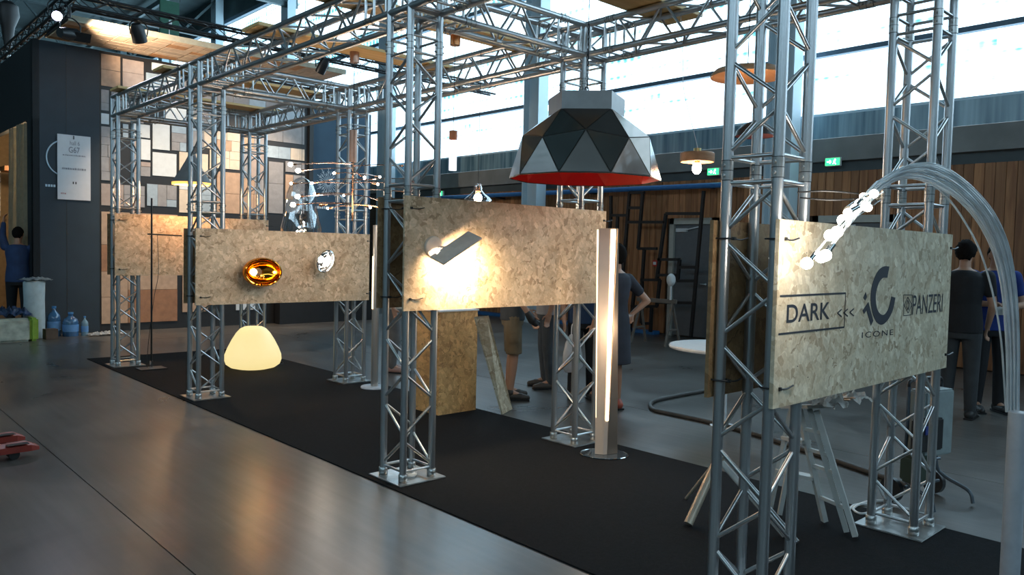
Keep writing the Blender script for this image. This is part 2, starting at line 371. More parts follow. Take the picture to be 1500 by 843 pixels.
# glass bays between the steel columns, two tiers
gm = {}
for k in range(-3, 8):
    y0 = -1+6*k; 
    for z0, z1 in ((4.0, 5.0), (5.08, 7.56), (7.66, 10.4)):
        for q in range(2):
            if y0+3*q < HALL_Y0 or y0+3*q+3 > HALL_Y1+1: continue
            key = (z0,)
            if key not in gm:
                o = mesh_obj('pane', bmbox((-.006, .02, z0), (.006, 2.98, z1)), GLAZ, wf); gm[key] = o.data; o.location = (XW+.1, y0+3*q, 0)
            else: inst('pane', gm[key], wf, loc=(XW+.1, y0+3*q, 0))
TR = mat('transom_blue_grey', (.10, .16, .22), rough=.5)
for k, (z, h) in enumerate(((5.0, .08), (7.56, .10), (10.4, .14))):
    mesh_obj('transom', bmbox((XW-.03, HALL_Y0, z), (XW+.09, HALL_Y1, z+h)), TR, wf)
mo = None
for k in range(-4, 17):
    if mo is None: mo = mesh_obj('mullion', bmbox((-.01, -.012, 7.7), (.01, .012, 10.4)), STEELC, wf); mo.location = (XW+.12, -1+3*k, 0)
    else: inst('mullion', mo.data, wf, loc=(XW+.12, -1+3*k, 0))
# outside sun-shade ledge seen through the glass
bm = bmesh.new()
for z in (8.15, 8.3): box(bm, (XW+.5, HALL_Y0, z), (XW+.62, HALL_Y1, z+.035))
mesh_obj('sunshade_rail', bm, mat('outer_rail', (.35, .5, .52), rough=.5), wf)
# top parapet, far, back and left walls, roof
mesh_obj('wall_upper', bmbox((XW, HALL_Y0, 10.5), (XW+.3, HALL_Y1, HALL_Z)), ROOFM, kind=S)
CLAD = mat('cladding_grey_green', (.13, .19, .19), rough=.75, var=.15, scale=2)
far = mesh_obj('wall_far', bmbox((HALL_X0, HALL_Y1, 0), (XW+.3, HALL_Y1+.3, HALL_Z)), CLAD, kind=S)
rb = None
for k in range(46):
    if rb is None: rb = mesh_obj('rib', bmbox((0, -.08, 0), (.25, 0, HALL_Z)), CLAD, far); rb.location = (HALL_X0+.5*k, HALL_Y1, 0)
    else: inst('rib', rb.data, far, loc=(HALL_X0+.5*k, HALL_Y1, 0))
mesh_obj('wall_back', bmbox((HALL_X0, HALL_Y0-.3, 0), (XW+.3, HALL_Y0, 6.6)), CLAD, kind=S)
mesh_obj('wall_back', bmbox((HALL_X0, HALL_Y0-.3, 9.0), (XW+.3, HALL_Y0, HALL_Z)), CLAD, kind=S)
w2 = mesh_obj('fill_window_2', bmbox((HALL_X0, HALL_Y0-.1, 6.6), (XW, HALL_Y0-.05, 6.7)), STEELC, kind=S)  # window band behind the camera, added to light the stand's front faces
for k in range(7): mesh_obj('pane', bmbox((HALL_X0+3.26*k, HALL_Y0-.09, 6.7), (HALL_X0+3.2*k+3.2, HALL_Y0-.08, 9.0)), GLAZ, w2)
mesh_obj('wall_left', bmbox((HALL_X0-.3, HALL_Y0, 0), (HALL_X0, HALL_Y1, 7.0)), CLAD, kind=S)
mesh_obj('wall_left', bmbox((HALL_X0-.3, HALL_Y0, 9.5), (HALL_X0, HALL_Y1, HALL_Z)), CLAD, kind=S)
mesh_obj('wall_left', bmbox((HALL_X0-.3, 14, 7.0), (HALL_X0, HALL_Y1, 9.5)), CLAD, kind=S)
w3 = mesh_obj('fill_window_3', bmbox((HALL_X0-.1, HALL_Y0, 7.0), (HALL_X0-.05, 14, 7.1)), STEELC, kind=S)  # unseen side window, added and sized for more ambient light
for k in range(8): mesh_obj('pane', bmbox((HALL_X0-.09, HALL_Y0+3.25*k, 7.1), (HALL_X0-.08, HALL_Y0+3.25*k+3.2, 9.5)), GLAZ, w3)
rf = mesh_obj('ceiling', bmbox((HALL_X0, HALL_Y0, HALL_Z), (XW+.3, HALL_Y1, HALL_Z+.3)), ROOFM, kind=S)
DKST = mat('roof_steel', (.10, .14, .15), rough=.5, metal=.3)
def roof_girder():
    bm = bmesh.new(); x0, x1 = HALL_X0, XW-.2
    for z in (9.6, 11.3): box(bm, (x0, -.09, z), (x1, .09, z+.14))
    k = 0; x = x0
    while x < x1-.1:
        a = (x, 0, 9.7 if k % 2 else 11.3); b = (min(x+1.4, x1), 0, 11.3 if k % 2 else 9.7); bar(bm, a, b, .08, .08, up=(0,1,0)); x += 1.4; k += 1
    return bm
g0 = None
for k in range(-1, 8):
    if g0 is None: g0 = mesh_obj('girder', roof_girder(), DKST, rf); g0.location = (0, -1+6*k, 0)
    else: inst('girder', g0.data, rf, loc=(0, -1+6*k, 0))
pu = None
for k in range(9):
    if pu is None: pu = mesh_obj('purlin', bmbox((-.06, HALL_Y0, 11.2), (.06, HALL_Y1, 11.4)), DKST, rf); pu.location = (HALL_X0+2.5*k+1, 0, 0)
    else: inst('purlin', pu.data, rf, loc=(HALL_X0+2.5*k+1, 0, 0))
# big steel H columns in front of the glazing
def hcol():
    bm = bmesh.new(); h = 11.5
    box(bm, (-.15, -.24, 0), (.15, -.205, h)); box(bm, (-.15, .205, 0), (.15, .24, h)); box(bm, (-.012, -.21, 0), (.012, .21, h))
    box(bm, (-.22, -.3, 0), (.22, .3, .04)); return bm
h0 = None
for k in range(-1, 8):
    if h0 is None: h0 = mesh_obj('steel_column', hcol(), STEELC); o = h0
    else: o = inst('steel_column', h0.data)
    o.location = (9.3, -1+6*k, 0); o['kind'] = S

# doors in the plank wall
DOORM = mat('door_grey', (.115, .125, .135), rough=.5, var=.06)
FRAMEM = mat('door_frame_cream', (.46, .45, .40), rough=.5, var=.05)
for i, (a, b) in enumerate(DOORS):
    bm = bmesh.new(); fw = .1
    box(bm, (XW-.07, a, 0), (XW+.04, a+fw, 2.32)); box(bm, (XW-.07, b-fw, 0), (XW+.04, b, 2.32)); box(bm, (XW-.07, a, 2.2), (XW+.04, b, 2.32))
    dr = mesh_obj('door_%d' % (i+1), bm, FRAMEM, kind=S)
    mesh_obj('door_leaf', bmbox((XW-.02, a+fw+.01, .02), (XW+.03, b-fw-.01, 2.19), bev=.004), DOORM, dr)
    bm = bmesh.new(); cyl(bm, (XW-.05, a+fw+.1, 1.05), (XW-.02, a+fw+.1, 1.05), .02); bar(bm, (XW-.055, a+fw+.1, 1.05), (XW-.055, a+fw+.22, 1.05), .015, .02)
    mesh_obj('door_handle', bm, CHROME, dr, smooth=True)
    bm = bmesh.new(); box(bm, (XW-.07, b-fw-.3, 2.05), (XW-.02, b-fw-.05, 2.12)); bar(bm, (XW-.09, b-fw-.28, 2.09), (XW-.04, b-fw-.62, 2.16), .015, .02)
    mesh_obj('door_closer', bm, WHITEM, dr)
# call point beside the door
bm = bmesh.new(); box(bm, (-.04, -.06, -.06), (0, .06, .06), bev=.008); c = tag(mesh_obj('call_point', bm, mat('red_plastic', (.5, .03, .02), rough=.4), loc=(XW-.02, 7.9, 1.42)), 'small red alarm call point on the planks left of the grey door', 'call point')
mesh_obj('push_plate', bmbox((-.045, -.035, -.03), (-.038, .035, .03)), WHITE, c)

# exit signs
EXG = emat('exit_green', (.02, .55, .12), 3.0); EXW = emat('exit_white', (.8, 1, .85), 5.0)
def exit_sign(loc, label, w=.26):
    t = thing('exit_sign', label, 'exit sign', loc, 0, 'green exit signs along the wall')
    mesh_obj('housing', bmbox((-.03, -w/2, -.07), (.03, w/2, .07), bev=.006), WHITE, t)
    mesh_obj('face', bmbox((-.036, -w/2+.012, -.058), (-.03, w/2-.012, .058)), EXG, t)
    bm = bmesh.new()   # running figure and arrow
    x = -.039
    sphere(bm, (x, -.045, .032), .013, (.3, 1, 1), 8, 6); bar(bm, (x, -.045, .02), (x, -.035, -.012), .016, .004, up=(1,0,0)); bar(bm, (x, -.035, -.01), (x, -.06, -.045), .01, .004, up=(1,0,0)); bar(bm, (x, -.035, -.01), (x, -.01, -.035), .01, .004, up=(1,0,0)); bar(bm, (x, -.045, .015), (x, -.015, .005), .008, .004, up=(1,0,0))
    bar(bm, (x, .02, 0), (x, .09, 0), .012, .004, up=(1,0,0)); bar(bm, (x, .02, 0), (x, .045, .025), .012, .004, up=(1,0,0)); bar(bm, (x, .02, 0), (x, .045, -.025), .012, .004, up=(1,0,0))
    mesh_obj('pictogram', bm, EXW, t)
exit_sign((XW-.16, 4.26, 3.2), 'green emergency exit sign between the two right trusses')
exit_sign((XW-.16, 6.53, 3.17), 'green emergency exit sign just left of the foreground truss column')
exit_sign((XW-.16, 14.9, 3.08), 'green emergency exit sign left of the glass bell pendant')

# blue rail and leaning black frames on the plank wall
BLUEP = mat('blue_paint', (.03, .15, .38), rough=.45)
bm = bmesh.new(); cyl(bm, (9.5, 6.0, 2.9), (9.5, 15.4, 2.96), .05)
rl = tag(mesh_obj('blue_rail', bm, BLUEP, smooth=True), 'long round blue rail fixed high along the plank wall', 'rail')
for y in (6.6, 9.5, 12.5, 15): mesh_obj('bracket', bmbox((9.5, y-.02, 2.86), (XW-.02, y+.02, 2.9)), BLACKM, rl)
tag(mesh_obj('blue_strip', bmbox((9.5, 7.7, 0), (9.72, 13.5, .07), bev=.01), BLUEP), 'long blue strip lying at the foot of the plank wall', 'strip')
SEG = [((30,135),(30,192)), ((30,192),(78,192)), ((50,192),(46,300)), ((85,125),(62,400)), ((85,125),(128,125)), ((82,170),(118,170)), ((124,125),(110,290)), ((110,290),(165,290)), ((80,212),(190,212)), ((192,187),(165,380)), ((192,187),(295,187)), ((168,322),(232,322)), ((232,322),(226,385)), ((226,385),(280,385)), ((232,345),(278,345)), ((168,368),(226,368)), ((303,120),(265,550)), ((128,290),(122,382)), ((118,382),(174,382)), ((174,382),(165,460)), ((122,382),(120,510)), ((90,460),(165,460)), ((100,400),(85,540)), ((165,448),(270,450)), ((120,510),(150,510)), ((150,460),(146,535)), ((30,192),(20,330)), ((20,330),(64,335))]
ft = thing('frame_screen', 'black metal screen of irregular rectangles leaning on the plank wall', 'screen', (9.42, 8, 0))
for (a, b) in SEG:
    P = [onx(880+q[0]/2.007, 220+q[1]/2.007, 9.42)-Vector((9.42, 8, 0)) for q in (a, b)]
    bm = bmesh.new(); bar(bm, P[0], P[1], .055, .055, up=(1,0,0)); mesh_obj('bar', bm, BLACKM, ft)

# ------------------------------------------------------------------ carpet
cp = mesh_obj('carpet', bmbox((-.12, -4.5, 0), (2.02, 9.95, .008), bev=.003), CARPET)
tag(cp, 'long black carpet runner under the truss stand', 'carpet')

# ------------------------------------------------------------------ truss stand
SP = .24; W = 1.715; YD, YC, YB, YA = 0.0, 2.659, 6.293, 8.964; Z1 = 3.205
def unit_cyl(n, m, name):
    bm = bmesh.new(); bmesh.ops.create_cone(bm, cap_ends=True, segments=n, radius1=1, radius2=1, depth=1)
    me = bpy.data.meshes.new(name); bm.to_mesh(me); bm.free()
    for p in me.polygons: p.use_smooth = len(p.vertices) == 4
    me.materials.append(m); return me
ME_CH = unit_cyl(20, ALU, 'truss_tube_mesh'); ME_BR = unit_cyl(8, ALU2, 'truss_brace_mesh'); ME_CO = unit_cyl(20, STEELP, 'truss_coupler_mesh')
def seg(name, me, a, b, r, parent):
    a = Vector(a); b = Vector(b); d = b-a
    M = Matrix.Translation((a+b)/2) @ zto(d) @ Matrix.Diagonal((r, r, d.length, 1))
    return inst(name, me, parent, M)
COR = [(0,0), (SP,0), (SP,SP), (0,SP)]
RC, RB = .0245, .0095
def coupler_mesh():
    bm = bmesh.new()
    cyl(bm, (0,0,-.042), (0,0,.042), .0262, n=20, mi=0)
    for z in (-.043, 0, .043): cyl(bm, (0,0,z-.0015), (0,0,z+.0015), .0266, n=20, mi=1)
    for z in (-.022, .022): cyl(bm, (-.037,0,z), (.037,0,z), .007, n=8, mi=0)
    me = bpy.data.meshes.new('coupler_mesh'); bm.to_mesh(me); bm.free(); me.materials.append(STEELP); me.materials.append(BLACKM)
    return me
ME_CP = coupler_mesh()
def lattice(t, breaks, z0, z1, ch0=None, ch1=None, flip=0, coup=True):
    """chords along local z, bays of zigzag braces between break heights"""
    for (x, y) in COR: seg('main_tube', ME_CH, (x, y, z0 if ch0 is None else ch0), (x, y, z1 if ch1 is None else ch1), RC, t)
    marks = [z0] + breaks + [z1]
    for si, (a, b) in enumerate(zip(marks, marks[1:])):
        lo = a+.055; hi = b-.055; L = hi-lo
        for f in range(4):
            p, q = COR[f], COR[(f+1) % 4]
            seg('brace', ME_BR, (*p, lo), (*q, lo), RB, t)
            seg('brace', ME_BR, (*p, hi), (*q, hi), RB, t)
            if L < .18: continue
            n = max(1, round(L/.235)); st = L/n
            for k in range(n):
                if (k+f+flip+si) % 2: p1, q1 = p, q
                else: p1, q1 = q, p
                seg('brace', ME_BR, (*p1, lo+k*st+.02), (*q1, lo+(k+1)*st-.02), RB, t)
    if coup:
        for bz in breaks:
            for (x, y) in COR: inst('coupler', ME_CP, t, Matrix.Translation((x, y, bz)))
def base_plate(t):
    bm = bmesh.new(); e = .075
    box(bm, (-e, -e, 0.008), (SP+e, SP+e, .018), bev=.004)
    mesh_obj('base_plate', bm, STEELP, t)
    for (x, y) in COR:
        seg('foot_coupler', ME_CO, (x, y, .018), (x, y, .07), .031, t)
TOP = Z1+SP
def column(x, y, label, flip=0):
    t = thing('truss_column', label, 'truss', (x, y, 0), 0, 'aluminium truss columns of the stand')
    lattice(t, [1.98, 2.97], .03, Z1+.0, ch1=TOP, flip=flip)
    base_plate(t)
    for z in (Z1, TOP):
        for f in range(4): seg('corner_tube', ME_CH, (*COR[f], z), (*COR[(f+1) % 4], z), RC, t)
    for f in range(4): seg('brace', ME_BR, (*COR[f], Z1+.02), (*COR[(f+1) % 4], TOP-.02), RB, t)
    return t
colA = column(0, YA, 'truss column at the far left front corner, beside the thin black stand')
colB = column(0, YB, 'front truss column left of the glowing white dome lamp', 1)
colC = column(0, YC, 'front truss column carrying the left end of the panel with the lit wall lamp')
colD = column(0, YD, 'nearest front truss column, left of the panel with printed logos', 1)
colE = column(W, YA, 'far back corner truss column against the tiled wall')
colF = column(W, YB, 'back truss column between the chrome lamp and the slim metal tube lamp')
colG = column(W, YC, 'back truss column under the faceted dome pendant')
colH = column(W, YD, 'back truss column at the right end of the logo panel', 1)
def beam(a, d, label, br=None):
    """a = start corner at the lowest chord, d = 'X' or 'Y' direction and length"""
    t = thing('truss_beam', label, 'truss', a, 0, 'aluminium truss beams of the stand')
    L = d[1]
    if d[0] == 'Y': t.rotation_euler = Matrix(((1,0,0),(0,0,1),(0,-1,0))).to_euler() if False else Euler((-PI/2, 0, 0))
    else: t.rotation_euler = Euler((0, PI/2, 0))
    lattice(t, [.26, L-.26] if br is None else br, 0, L)
    return t
# local z -> world Y by rotating -90 about X: local y -> world -z ; so start at the top chord level
def beamY(x, y0, y1, label): return beam((x, y0, TOP), ('Y', y1-y0), label)
# local z -> world X by rotating +90 about Y: local x -> world -z
def beamX(x0, x1, y, label): return beam((x0, y, TOP), ('X', x1-x0), label)
beamY(0, YB+SP, YA, 'front top beam between the two far left columns')
beamY(0, YC+SP, YB, 'long front top beam running up to the column of the lit wall lamp')
beamY(0, YD+SP, YC, 'front top beam between the two nearest front columns, above the frame')
beamY(W, YB+SP, YA, 'back top beam in the far left bay')
beamY(W, YC+SP, YB, 'back top beam in the middle bay, seen behind the glass bell pendant')
beamY(W, YD+SP, YC, 'back top beam running right from above the faceted dome pendant')
beamX(SP, W, YA, 'cross beam at the far left end of the stand')
beamX(SP, W, YB, 'cross beam above the amber and chrome wall lamps')
beamX(SP, W, YC, 'cross beam above the panel with the lit wall lamp')
beamX(SP, W, YD, 'cross beam above the logo panel')
beamY(0, -2.6, YD, 'front top beam passing over the viewer from the nearest column')
beamY(W, -2.6, YD, 'back top beam passing right from the logo panel column')

# wooden boards lying across the top of the truss, carrying the pendants
BOARDS = [(8.62, .32), (7.05, .32), (4.74, .33), (3.5, .30), (1.90, .34), (.62, .45)]
BLBL = ['plywood board on top of the far left truss bay, farthest of the six', 'plywood board across the second part of the far left truss bay', 'yellow plywood board crossing above the slim metal tube lamp', 'yellow plywood board above the glass bell pendant', 'plywood board above the faceted dome pendant', 'plywood board above the logo panel bay']
BOBJ = []
for (y, wd), lb in zip(BOARDS, BLBL):
    o = tag(mesh_obj('plywood_board', bmbox((-.10, 0, 0), (W+SP+(.28 if y == 1.90 else .10), wd, .03), bev=.003), PLY, loc=(0, y, TOP+.025)), lb, 'board', 'plywood boards on top of the truss')
BZ = TOP+.025

# ------------------------------------------------------------------ OSB panels with cable ties
def tie(p, parent, tail=1):
    bm = bmesh.new()
    R = .034
    tube(bm, [Vector((R*math.cos(a), R*math.sin(a)*1.25, 0)) for a in [2*PI*i/14 for i in range(15)]], .004, n=6, smoothpts=False)
    tube(bm, [(0, -.043, 0), (tail*.05, -.05, -.004), (tail*.10, -.055, .006)], .0035, n=6)
    box(bm, (-.008, -.053, -.007), (.008, -.038, .007))
    o = mesh_obj('cable_tie', bm, BLACK, parent); o.location = p; return o
def panel(y, z0, z1, m, label, front=True, x0=-.05, x1=1.985):
    yy = y-.036 if front else y+SP+.036
    o = mesh_obj('osb_sheet', bmbox((0, -.009, 0), (x1-x0, .009, z1-z0)), m, loc=(x0, yy, z0))
    tag(o, label, 'panel', 'OSB panels tied to the truss columns')
    for zz in (.08, z1-z0-.08):
        for xx in (-x0, W+SP-x0):
            tie((xx, (y-yy) if front else (y+SP-yy), zz), o)
    bm = bmesh.new()
    cyl(bm, (0, -.0098, 0), (0, -.0085, 0), .003, n=6); sc0 = mesh_obj('screw', bm, BLACKM, o)
    for i in range(8):
        x = random.uniform(.2, 1.8); z = random.uniform(.06, z1-z0-.05)
        if i == 0: sc0.location = (x, 0, z)
        else: inst('screw', sc0.data, o, loc=(x, 0, z))
    return o
pD = panel(YD, .975, 1.762, OSBG, 'pale OSB panel printed with dark logos between the two nearest columns')
panel(YD, .975, 1.762, OSBD, 'brown OSB panel on the far side of the logo panel columns', False)
pC = panel(YC, 1.187, 1.955, OSB, 'OSB panel lit by the folded wall lamp in the middle of the stand')
panel(YC, 1.187, 1.955, OSBD, 'brown OSB panel behind the one with the lit wall lamp', False)
pB = panel(YB, .98, 1.76, OSB, 'OSB panel carrying the amber and chrome egg lamps')
panel(YB, .98, 1.76, OSBD, 'brown OSB panel behind the one with the egg lamps', False)
pA = panel(YA, 1.176, 1.96, OSB, 'OSB panel at the far left end, behind the thin black stand')
panel(YA, 1.176, 1.96, OSBD, 'brown OSB panel behind the far left end panel', False)

# ------------------------------------------------------------------ printed logos on the near panel
PY = -.0466; T = .0012
def flat_text(s, ul, ur, vb, vt, name='printed_text', y=PY, m=INKM, parent=None, bold=0.0, gap=1.0):
    """text whose baseline runs from pixel ul to ur at y-plane; scaled to its true box"""
    c = bpy.data.curves.new(name, 'FONT'); c.body = s; c.size = 1; c.extrude = 0; c.offset = bold; c.space_character = gap
    o = bpy.data.objects.new(name, c); C.objects.link(o); bpy.context.view_layer.update()
    dg = bpy.context.evaluated_depsgraph_get(); me = bpy.data.meshes.new_from_object(o.evaluated_get(dg))
    bpy.data.objects.remove(o); bpy.data.curves.remove(c)
    xs = [v.co.x for v in me.vertices]; ys2 = [v.co.y for v in me.vertices]
    x0, x1, y0, y1 = min(xs), max(xs), min(ys2), max(ys2)
    A = ul; B = ur
    for v in me.vertices:
        fx = (v.co.x-x0)/(x1-x0); fy = (v.co.y-y0)/(y1-y0)
        v.co = Vector((A+(B-A)*fx, 0, vb+(vt-vb)*fy))
    me.materials.append(m)
    o = bpy.data.objects.new(name, me); C.objects.link(o)
    if parent: o.parent = parent
    return o
off = Vector((-.05, YD-.036, .975))                        # panel origin
def L2(u, v): p = ony(u, v, PY); return p
def lg(o): o.parent = pD; o.location = (-off.x, PY-off.y, -off.z); return o
def strip(a, b, wd, name='printed_line'):
    bm = bmesh.new(); a = Vector((a[0], 0, a[1])); b = Vector((b[0], 0, b[1])); bar(bm, a, b, wd, T, up=(0,1,0)); return lg(mesh_obj(name, bm, INKM))
k = 5.769
def Q(x, y): p = L2(1135+x/k, 380+y/k); return (p.x, p.z)
# frame of the left logo
a = Q(45, 312); b = Q(600, 287); c = Q(585, 575); d = Q(32, 634)
zt = (a[1]+b[1])/2; zb = (c[1]+d[1])/2; xr = (b[0]+c[0])/2
print('logo', a, b, c, d)
strip((a[0], a[1]), (xr, b[1]), .008); strip((d[0], d[1]), (xr, c[1]), .008); strip((xr, b[1]), (xr, c[1]), .0045)
def text_px(s, pts, bold=0.0, gap=1.0):
    (x0, y0), (x1, y1), h = pts       # bottom-left, bottom-right in crop pixels; height in metres from a top point
    A = Q(x0, y0); B = Q(x1, y1); o = flat_text(s, A[0], B[0], 0, 1, bold=bold, gap=gap)
    me = o.data
    for v in me.vertices:
        fx = (v.co.x-A[0])/(B[0]-A[0]); v.co.z = A[1]+(B[1]-A[1])*fx+h*v.co.z
    return lg(o)
text_px('DARK', ((98, 540), (462, 505), Q(105, 385)[1]-Q(100, 540)[1]), bold=.012)
for i in range(3):
    x = 530+i*52; t0 = Q(x+34, 425-i*3); m_ = Q(x, 455-i*3); b0 = Q(x+34, 485-i*3); strip(t0, m_, .006); strip(m_, b0, .006)
text_px('ICONE', ((735, 668), (1000, 640), Q(870, 608)[1]-Q(870, 656)[1]), gap=1.25)
text_px('PANZERI', ((1162, 470), (1415, 443), Q(1290, 298)[1]-Q(1290, 456)[1]))
# emblem in a square before the right-hand word
sq = [Q(1090, 302), Q(1162, 302), Q(1155, 470), Q(1090, 478)]
for i in range(4): strip(sq[i], sq[(i+1) % 4], .0035)
ctr = [Q(1125, 320), Q(1158, 385), Q(1127, 455), Q(1094, 390)]
for i in range(4): strip(ctr[i], ctr[(i+1) % 4], .004)
ctr = [Q(1125, 345), Q(1143, 386), Q(1127, 430), Q(1109, 390)]
for i in range(4): strip(ctr[i], ctr[(i+1) % 4], .0028)
strip(Q(1127, 350), Q(1127, 425), .003)
# the big crescent C and the small i
def poly(pts, name='printed_mark'):
    bm = bmesh.new(); vs = [bm.verts.new(Vector((p[0], -T/2, p[1]))) for p in pts]; f = bm.faces.new(vs)
    r = bmesh.ops.extrude_face_region(bm, geom=[f]); bmesh.ops.translate(bm, verts=[v for v in r['geom'] if isinstance(v, bmesh.types.BMVert)], vec=(0, T, 0))
    bmesh.ops.triangulate(bm, faces=bm.faces); return lg(mesh_obj(name, bm, INKM))
outer = [(968, 62), (925, 60), (885, 85), (850, 140), (825, 210), (812, 290), (812, 370), (825, 450), (850, 515), (880, 548), (912, 552), (950, 520), (985, 460), (1005, 400), (1018, 325)]
inner = [(985, 315), (975, 370), (955, 430), (930, 465), (905, 470), (880, 450), (862, 410), (853, 350), (855, 290), (868, 230), (888, 185), (915, 158), (950, 158)]
poly([Q(*q) for q in catmull([(x, y, 0) for x, y in outer], 3) for q in [(q[0], q[1])]] + [Q(q[0], q[1]) for q in catmull([(x, y, 0) for x, y in inner], 3)])
poly([Q(*q) for q in ((768, 278), (778, 320), (764, 348), (748, 328))])
poly([Q(*q) for q in ((790, 362), (832, 520), (812, 562), (775, 430), (755, 462), (742, 434))])

# ------------------------------------------------------------------ faceted dome pendant
def faceted():
    c = Vector((1.12, 2.09, 2.125)); R = .535
    t = thing('dome_pendant', 'large faceted grey dome pendant with red inside, on a chain', 'pendant lamp', c)
    front = math.atan2(CAM.y-c.y, CAM.x-c.x)
    def P(az, col, r=R): return Vector((r*math.sin(col)*math.cos(front+az), r*math.sin(col)*math.sin(front+az), r*math.cos(col)))
    d = math.radians
    r1 = [P(d(36+72*k), d(31.7)) for k in range(5)]
    r2 = [P(d(36*k), d(63.4) if k % 2 else d(58.3)) for k in range(10)]       # even: raised midpoints
    r3 = [P(d(18+36*k), d(90)) for k in range(10)]
    tris = []
    for k in range(5):
        a = r1[k]; b = r1[(k+1) % 5]; i = (2*k+1) % 10
        tris += [(a, r2[(i-1) % 10], r2[i]), (a, r2[i], r2[(i+1) % 10]), (a, r2[(i+1) % 10], b)]
    for k in range(10):
        tris += [(r2[k], r3[k], r2[(k+1) % 10]), (r2[k], r3[(k-1) % 10], r3[k])]
    ms = [mat('dome_pewter', (.13, .12, .11), rough=.28, metal=.75, var=.15, scale=4, coat=.3), mat('dome_brown', (.20, .145, .11), rough=.3, metal=.7, var=.12, scale=4, coat=.3), mat('dome_slate', (.10, .115, .11), rough=.25, metal=.7, var=.12, scale=4, coat=.3)]
    edges = set()
    for i, tr in enumerate(tris):
        bm = bmesh.new(); cen = sum(tr, Vector())/3; nn = (tr[1]-tr[0]).cross(tr[2]-tr[0]).normalized()
        if nn.dot(cen) < 0: nn = -nn
        sh = [cen+(p-cen)*.965 for p in tr]
        o_ = [bm.verts.new(p+nn*.006) for p in sh]; i_ = [bm.verts.new(p-nn*.002) for p in sh]
        bm.faces.new(o_); bm.faces.new(i_[::-1])
        for a in range(3): bm.faces.new((o_[a], o_[(a+1) % 3], i_[(a+1) % 3], i_[a]))
        mesh_obj('panel', bm, ms[(i*7+i//3) % 3], t)
        for a in range(3):
            e = tuple(sorted((tuple(round(v, 4) for v in tr[a]), tuple(round(v, 4) for v in tr[(a+1) % 3])))); edges.add(e)
    for e in edges:
        bm = bmesh.new(); cyl(bm, e[0], e[1], .0045, n=6); mesh_obj('edge_strip', bm, mat('dome_edge', (.05, .045, .04), rough=.4, metal=.6), t)
    bm = bmesh.new()
    for tr in tris:
        vs = [bm.verts.new(p*.985) for p in tr]; bm.faces.new(vs)
    f = [bm.verts.new(p*.985) for p in r1]; bm.faces.new(f)
    mesh_obj('red_lining', bm, mat('dome_red', (.72, .015, .012), rough=.4, var=.03), t)
    # drum on the upper pentagon
    bm = bmesh.new(); lo = [p*1.0 for p in r1]; k_ = 1.02
    z1_ = r1[0].z; pr = [Vector((p.x*k_, p.y*k_, z1_)) for p in r1]; pt = [p+Vector((0, 0, .125)) for p in pr]
    vb_ = [bm.verts.new(p) for p in pr]; vt_ = [bm.verts.new(p) for p in pt]
    for k in range(5): bm.faces.new((vb_[k], vb_[(k+1) % 5], vt_[(k+1) % 5], vt_[k]))
    bm.faces.new(vt_); bm.faces.new(vb_[::-1])
    mesh_obj('drum', bm, mat('dome_drum', (.26, .26, .26), rough=.42, metal=.5, var=.1), t)
    bm = bmesh.new(); zt_ = z1_+.125
    lathe(bm, [(0, zt_+.03), (.12, zt_+.015), (.2, zt_), (.0, zt_)], 20); mesh_obj('cap', bm, mat('dome_cap', (.06, .06, .07), rough=.5), t, smooth=True)
    bm = bmesh.new(); tube(bm, [Vector((.017*math.cos(a), 0, zt_+.052+.02*math.sin(a))) for a in [2*PI*i/12 for i in range(13)]], .005, 6, False)
    for i in range(12):
        z = zt_+.08+i*.036; s = i % 2
        tube(bm, [Vector(((.009*math.cos(a))*(1-s), (.009*math.cos(a))*s, z+.018+.022*math.sin(a))) for a in [2*PI*j/8 for j in range(9)]], .0028, 5, False)
    mesh_obj('chain', bm, BLACKM, t, smooth=True)
    bm = bmesh.new(); tube(bm, [(.012, .01, zt_), (.016, .012, zt_+.3), (.01, .01, BZ-c.z)], .003, 6); cyl(bm, (0, 0, zt_+.50), (0, 0, BZ-c.z), .0025, n=6)
    mesh_obj('cord', bm, BLACK, t)
    bm = bmesh.new(); sphere(bm, (0, 0, .25), .05); mesh_obj('bulb', bm, WHITE, t, smooth=True)
faceted()

# ------------------------------------------------------------------ other pendants
def cord(t, z0, z1, r=.0025, m=BLACK, x=0, y=0):
    bm = bmesh.new(); cyl(bm, (x, y, z0), (x, y, z1), r, n=6); return mesh_obj('cord', bm, m, t)
def rose(t, z, r=.035, h=.07, m=COPPER):
    bm = bmesh.new(); cyl(bm, (0, 0, z-h), (0, 0, z), r, n=20); return mesh_obj('ceiling_rose', bm, m, t, smooth=True)
# glass bell pendant
c = at(700, 296, 7.0); c.x, c.y = c.x, c.y
t = thing('glass_pendant', 'clear glass bell pendant with copper socket and lit bulb', 'pendant lamp', c)
bm = bmesh.new(); lathe(bm, [(.128, 0), (.125, .02), (.10, .045), (.06, .075), (.037, .105), (.034, .16), (.0, .165)], 28); mesh_obj('glass_shade', bm, clear_glass('bell_glass', (.9, .96, 1), amount=.78), t, smooth=True)
bm = bmesh.new(); cyl(bm, (0,0,.08), (0,0,.155), .022); mesh_obj('socket', bm, COPPER, t, smooth=True)
bm = bmesh.new(); sphere(bm, (0,0,.035), .038, (1,1,1.15)); mesh_obj('bulb', bm, BULB, t, smooth=True)
cord(t, .155, BZ-c.z); point_light('bulb_light', (0, 0, -.02), (1, .75, .5), 5, .04, t)
